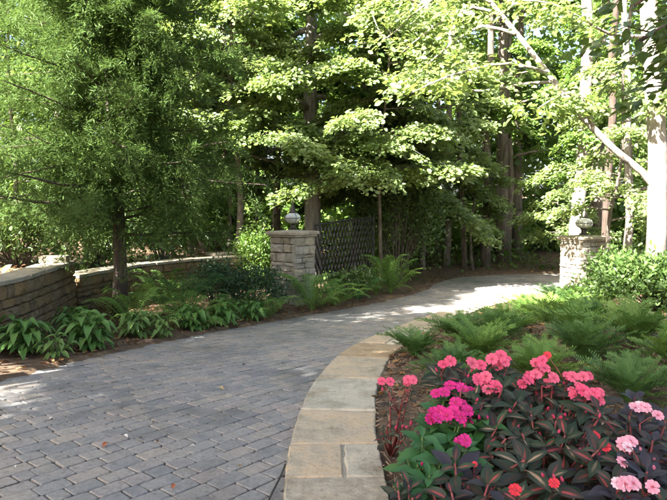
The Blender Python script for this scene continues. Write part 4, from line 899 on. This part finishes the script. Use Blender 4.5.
# stones under the shrub
def boulder(label, x, y, s, seed):
    rg = np.random.RandomState(seed); V = []; F = []; nu, nv = 10, 6
    for j in range(nv + 1):
        ph = math.pi * j / nv
        for i in range(nu):
            th_ = 2 * math.pi * i / nu; r_ = 1 + rg.uniform(-.12, .12); V.append((s * r_ * math.sin(ph) * math.cos(th_), s * .75 * r_ * math.sin(ph) * math.sin(th_), s * .5 * math.cos(ph) * r_))
    for j in range(nv):
        for i in range(nu): i2 = (i + 1) % nu; F.append((j * nu + i, (j + 1) * nu + i, (j + 1) * nu + i2, j * nu + i2))
    o = link("boulder", pymesh("boulder", V, F, M['flag'], True)); o.location = (x, y, gp(x, y) + s * .15); o.rotation_euler = (0, 0, seed); tag(o, label, "rock")
boulder("rounded tan rock below the broad sunlit shrub", 3.72, 7.55, .2, 3); boulder("smaller rock beside the rounded tan rock", 3.98, 7.4, .17, 4)

# ---- New Guinea impatiens
IL = {}
for key in ('imp_green', 'imp_dark', 'imp_pale', 'imp_purple'):
    IL[key] = [mk("leaf", ((.15 * s, .062 * s * w, lan, (lambda t, b=b: .15 * (.35 * t - b * t * t))), dict(cup=.22, nu=4, nv=7, petiole=.1, pw=.004)), M[key]) for s, w, b in ((1, 1, .30), (.9, 1.1, .42), (1.05, .9, .2))]
def flower_mesh(mat):
    V = []; F = []; fm = []; UV = []
    for k in range(5):
        a = k * 2 * math.pi / 5 + (.12 if k else 0); ca_, sa_ = math.cos(a), math.sin(a); z = .002 * (k % 2); base = len(V)
        prof = [(.003, 0, 0), (.016, -.013, .002), (.032, -.021, .006), (.043, -.013, .001), (.040, 0, .005), (.043, .013, .001), (.032, .021, .006), (.016, .013, .002)]
        for x_, y_, zz in prof: V.append((x_ * ca_ - y_ * sa_, x_ * sa_ + y_ * ca_, z + zz)); UV.append((.5, x_ / .043))
        V.append((.028 * ca_, .028 * sa_, z - .001)); UV.append((.5, .6))
        for q in range(8): F.append((base + q, base + (q + 1) % 8, base + 8)); fm.append(0)
    b = len(V)
    for k in range(6): V.append((.006 * math.cos(k * 1.047), .006 * math.sin(k * 1.047), .005)); UV.append((.5, .5))
    V.append((0, 0, .010)); UV.append((.5, .5))
    for k in range(6): F.append((b + k, b + (k + 1) % 6, b + 6)); fm.append(1)
    return pymesh("flower", V, F, [mat, M['eye']], False, UV, fm)
FL = {k: flower_mesh(M[k]) for k in ('p_coral', 'p_magenta', 'p_pale', 'p_white', 'p_red')}
BUD = {k: MB().lathe([(0, -.004), (.005, 0), (.0085, .008), (.006, .018), (0, .026)], 7).mesh("bud", M[k], True) for k in FL}
def at(px, py, Y): return Vector((X(px, Y), Y, CAM_H + (208 - py) / 640 * Y))
def dep(py): return 3.95 - (py - 360) / 140 * 1.0
def impatiens(label, base, heads, flowers, leafk, fk, filler, stem='imp_stem', fs=.9, ls=1.0, seed=0):
    """heads: ends of stems, each with a whorl of leaves; flowers: blooms held above them"""
    r = random.Random(seed); bz_ = gp(*base) - .01; t = thing("impatiens", label, "flowering plant", (base[0], base[1], bz_), 0, "impatiens in the bed"); b = Vector((base[0], base[1], bz_))
    H = [(p - b, s, True) for p, s in heads]
    for p, s, k_ in flowers:                                   # shoots right below the blooms
        if s > .75 and ls == 1.0 and r.random() < .55: H.append((p - b + Vector((r.uniform(-.03, .03), r.uniform(.0, .05), -.055)), r.uniform(.75, .95), True))
    for _ in range(filler):
        p, s, _f = H[r.randrange(len(heads))]; H.append((Vector((p.x * r.uniform(.3, 1.0) + r.uniform(-.12, .12), p.y * r.uniform(.3, 1.0) + r.uniform(-.12, .15), p.z * r.uniform(.5, .97))), s * r.uniform(.7, .95), False))
    for p, s, main in H:
        mid = Vector((p.x * .55, p.y * .55, p.z * .45)); link("stem", MB().tube([(p.x * .08, p.y * .08, 0), mid, p], [.009, .007, .005], 6).mesh("stem", M[stem], True), t)
        n = r.randint(8, 10) if main else 7; a0 = r.uniform(0, 6.28)
        tiltv = Euler((r.uniform(.15, .6), r.uniform(-.25, .25), 0)).to_matrix().to_4x4()
        for k in range(n):
            az = a0 + k * 2.39996; el = -.35 + .65 * (k / n) if main else r.uniform(-.3, .35); lk = leafk if isinstance(leafk, str) else r.choice(leafk)
            sc = s * ls * (1.1 if k > 2 else .7) * r.uniform(.85, 1.12)
            MT = Matrix.Translation(p - Vector((0, 0, .012 * k))) @ tiltv @ Euler((r.gauss(0, .15), el, az)).to_matrix().to_4x4() @ Matrix.Diagonal((sc, sc, sc, 1))
            link("leaf", IL[lk][k % 3], t, None, MT)
    for _ in range(len(flowers)):
        p = H[r.randrange(len(H))][0] + Vector((r.uniform(-.05, .05), r.uniform(-.06, .02), r.uniform(.0, .03)))
        link("bud", BUD[fk if fk in BUD else 'p_red'], t, None, Matrix.Translation(p) @ Euler((r.uniform(-.6, .9), r.uniform(-.6, .6), 0)).to_matrix().to_4x4())
    for p, s, k_ in flowers:
        q = p - b; hq = min(H, key=lambda h: (h[0] - q).length)[0]
        link("flower_stalk", MB().tube([hq, (hq + q) / 2 + Vector((0, 0, .01)), q], [.003, .0025, .002], 5).mesh("flower_stalk", M[stem], True), t)
        dirv = Vector((r.uniform(-.4, .4), -.75 + r.uniform(-.3, .3), .8)).normalized()
        link("flower", FL[k_ or fk], t, None, Matrix.Translation(q) @ dirv.to_track_quat('Z', 'Y').to_matrix().to_4x4() @ Matrix.Rotation(r.uniform(0, 6), 4, 'Z') @ Matrix.Diagonal((s * fs, s * fs, s * fs, 1)))
    return t
def HD(L): return [(at(x, y, dep(y) + dy), s) for x, y, s, dy in L]
def FLW(L, k=None):
    out_ = []
    for x, y, s in L:
        out_.append((at(x, y, dep(y) - .06), s, k))
        if k is None: out_.append((at(x + random.choice((-1, 1)) * random.uniform(5, 9), y + random.uniform(-1, 6), dep(y) - .03 + random.uniform(-.02, .03)), s * random.uniform(.8, 1), k))
    return out_
impatiens("coral-pink-flowered impatiens with bronze leaves behind the magenta one", (.70, 3.62), HD([(462, 382, 1, 0), (488, 375, 1, .05), (505, 392, 1, -.05), (478, 402, .95, 0), (520, 405, 1.05, -.05), (529, 466, 1.2, -.05), (500, 432, 1, 0)]),
          FLW([(452, 363, 1), (474, 365, 1.15), (494, 361, 1.05), (503, 357, 1), (480, 383, .95), (488, 379, 1), (498, 389, 1.1), (507, 364, .9)]), ['imp_dark', 'imp_dark', 'imp_pale'], 'p_coral', 34, seed=1)
impatiens("coral-pink-flowered impatiens with bronze leaves in the middle of the flower bed", (1.18, 3.5), HD([(545, 388, 1, 0), (560, 395, 1, .1), (590, 405, 1, 0), (535, 418, 1.05, -.05), (604, 414, 1, -.05), (570, 440, 1.05, 0), (604, 456, 1.1, -.05), (556, 485, 1, 0)]),
          FLW([(545, 362, .9), (531, 382, 1), (539, 377, 1), (547, 370, 1.1), (557, 380, 1), (576, 379, .95), (587, 379, .95), (587, 393, 1.1), (595, 400, 1.15), (583, 389, .9), (598, 396, 1)]) + FLW([(550, 357, .7), (601, 440, .7), (612, 452, .7), (560, 490, .7), (520, 497, .8)], 'p_red'), ['imp_dark', 'imp_dark', 'imp_dark', 'imp_pale'], 'p_coral', 38, seed=2)
impatiens("magenta-flowered impatiens with plain green leaves", (.50, 3.4), HD([(424, 441, 1, 0), (440, 428, .95, .05), (462, 430, 1, 0), (486, 422, 1, 0), (445, 462, .95, 0), (470, 455, .9, 0), (432, 482, .9, 0)]),
          FLW([(446, 395, .95), (452, 388, .95), (464, 391, .95), (442, 415, 1.05), (449, 419, 1.1), (455, 416, 1.1), (458, 406, 1), (470, 414, 1), (463, 421, 1), (468, 445, .95), (440, 422, .9)]), 'imp_green', 'p_magenta', 22, 'stem_green', seed=3)
impatiens("pale pink impatiens with purple leaves at the picture's edge", (1.6, 3.25), HD([(646, 428, 1, 0), (660, 445, 1.1, 0), (633, 462, 1.05, 0), (655, 478, 1.1, -.05), (672, 425, 1, .05), (640, 400, 1, .2), (620, 488, 1, 0)]),
          FLW([(641, 411, 1), (651, 411, .95), (630, 449, 1.05), (637, 446, 1), (629, 468, .85), (632, 491, 1), (641, 490, 1.05), (661, 494, .9), (664, 419, .9)], 'p_pale') + FLW([(646, 409, .9), (634, 452, .8), (625, 490, .8)], 'p_white'), ['imp_purple', 'imp_purple', 'imp_dark'], 'p_pale', 30, seed=4)
impatiens("bronze-leaved impatiens in the front without open flowers", (.62, 2.95), HD([(458, 470, 1.1, -.05), (492, 492, 1.05, 0), (455, 500, 1, 0), (478, 482, 1, .05)]), FLW([(458, 462, .4), (478, 470, .4)], 'p_red'), ['imp_dark', 'imp_dark', 'imp_purple'], 'p_red', 12, seed=5)
impatiens("tiny dark impatiens at the bottom of the mulch by the kerb", (.36, 2.95), HD([(411, 492, .8, 0), (400, 498, .7, 0)]), [], 'imp_dark', 'p_red', 3, seed=6)
impatiens("spindly red-stemmed impatiens with two coral-pink flowers above bare mulch", (.38, 4.15), HD([(391, 396, .45, .3), (411, 392, .5, .3), (400, 418, .5, .3), (388, 430, .5, .3), (404, 432, .5, .2)]), FLW([(391, 384, .75), (409, 382, .8), (414, 383, .75)]), ['imp_dark', 'imp_pale'], 'p_coral', 5, ls=.8, seed=7)

# ------------------------------------------------------------------ small things on the driveway
def fallen(label, px, py, s, mat, seed):
    Y = 640 * CAM_H / (py - 208); x = X(px, Y); V, F, UV = blade(.055 * s, .03 * s, ov, lambda t: .012 * s * math.sin(3 * t), cup=.5, nu=4, nv=5)
    o = link("fallen_leaf", pymesh("fallen_leaf", V, F, mat, True, UV)); o.location = (x, Y, float(gz(Y)) + .006); o.rotation_euler = (random.uniform(-.2, .2), random.uniform(-.2, .1), seed * 1.3); tag(o, label, "leaf", "fallen leaves on the driveway")
dry = leaf_mat("fallen_red_leaf", [(.30, .09, .04), (.24, .10, .05)], (.3, .1, .05), .1, .6, .3, 'object'); pale = leaf_mat("fallen_pale_petal", [(.62, .60, .55), (.7, .66, .6)], (.6, .6, .5), .2, .6, .3, 'object'); brn = leaf_mat("fallen_brown_leaf", [(.09, .05, .035), (.12, .07, .04)], (.15, .08, .04), .1, .6, .3, 'object'); yel = leaf_mat("fallen_tan_leaf", [(.42, .30, .14), (.36, .28, .14)], (.4, .3, .1), .2, .6, .3, 'object')
fallen("curled red-brown fallen leaf, largest on the near pavers", 98, 453, 1.2, dry, 1); fallen("pale fallen petal right of the red-brown leaf", 123, 443, .8, pale, 2); fallen("small brown fallen leaf between two others", 139, 444, .7, brn, 3)
fallen("dark brown fallen leaf right of the pale petal", 152, 446, 1.0, brn, 4); fallen("pale greenish fallen leaf on the pavers near mid driveway", 186, 453, .8, pale, 5); fallen("reddish fallen leaf at the bottom edge of the picture", 168, 497, .9, dry, 6)
fallen("tan fallen leaf in the middle of the driveway", 222, 391, 1.2, yel, 7); fallen("pale petal on the pavers near the hostas", 49, 422, .8, pale, 8); fallen("tiny white petal on the near left pavers", 6, 473, .7, pale, 9)
cpts = catmull([at(262, 512, 3.35) * 1, at(269, 498, 3.55), at(276, 486, 3.72), at(281, 478, 3.86), at(284, 470, 3.98)], .05); cpts[:, 2] = .008 + np.linspace(0, .012, len(cpts))
tag(link("cable", MB().tube(cpts, .006, 6).mesh("cable", M['iron'], True)), "thin black cable lying on the pavers beside the kerb", "cable")
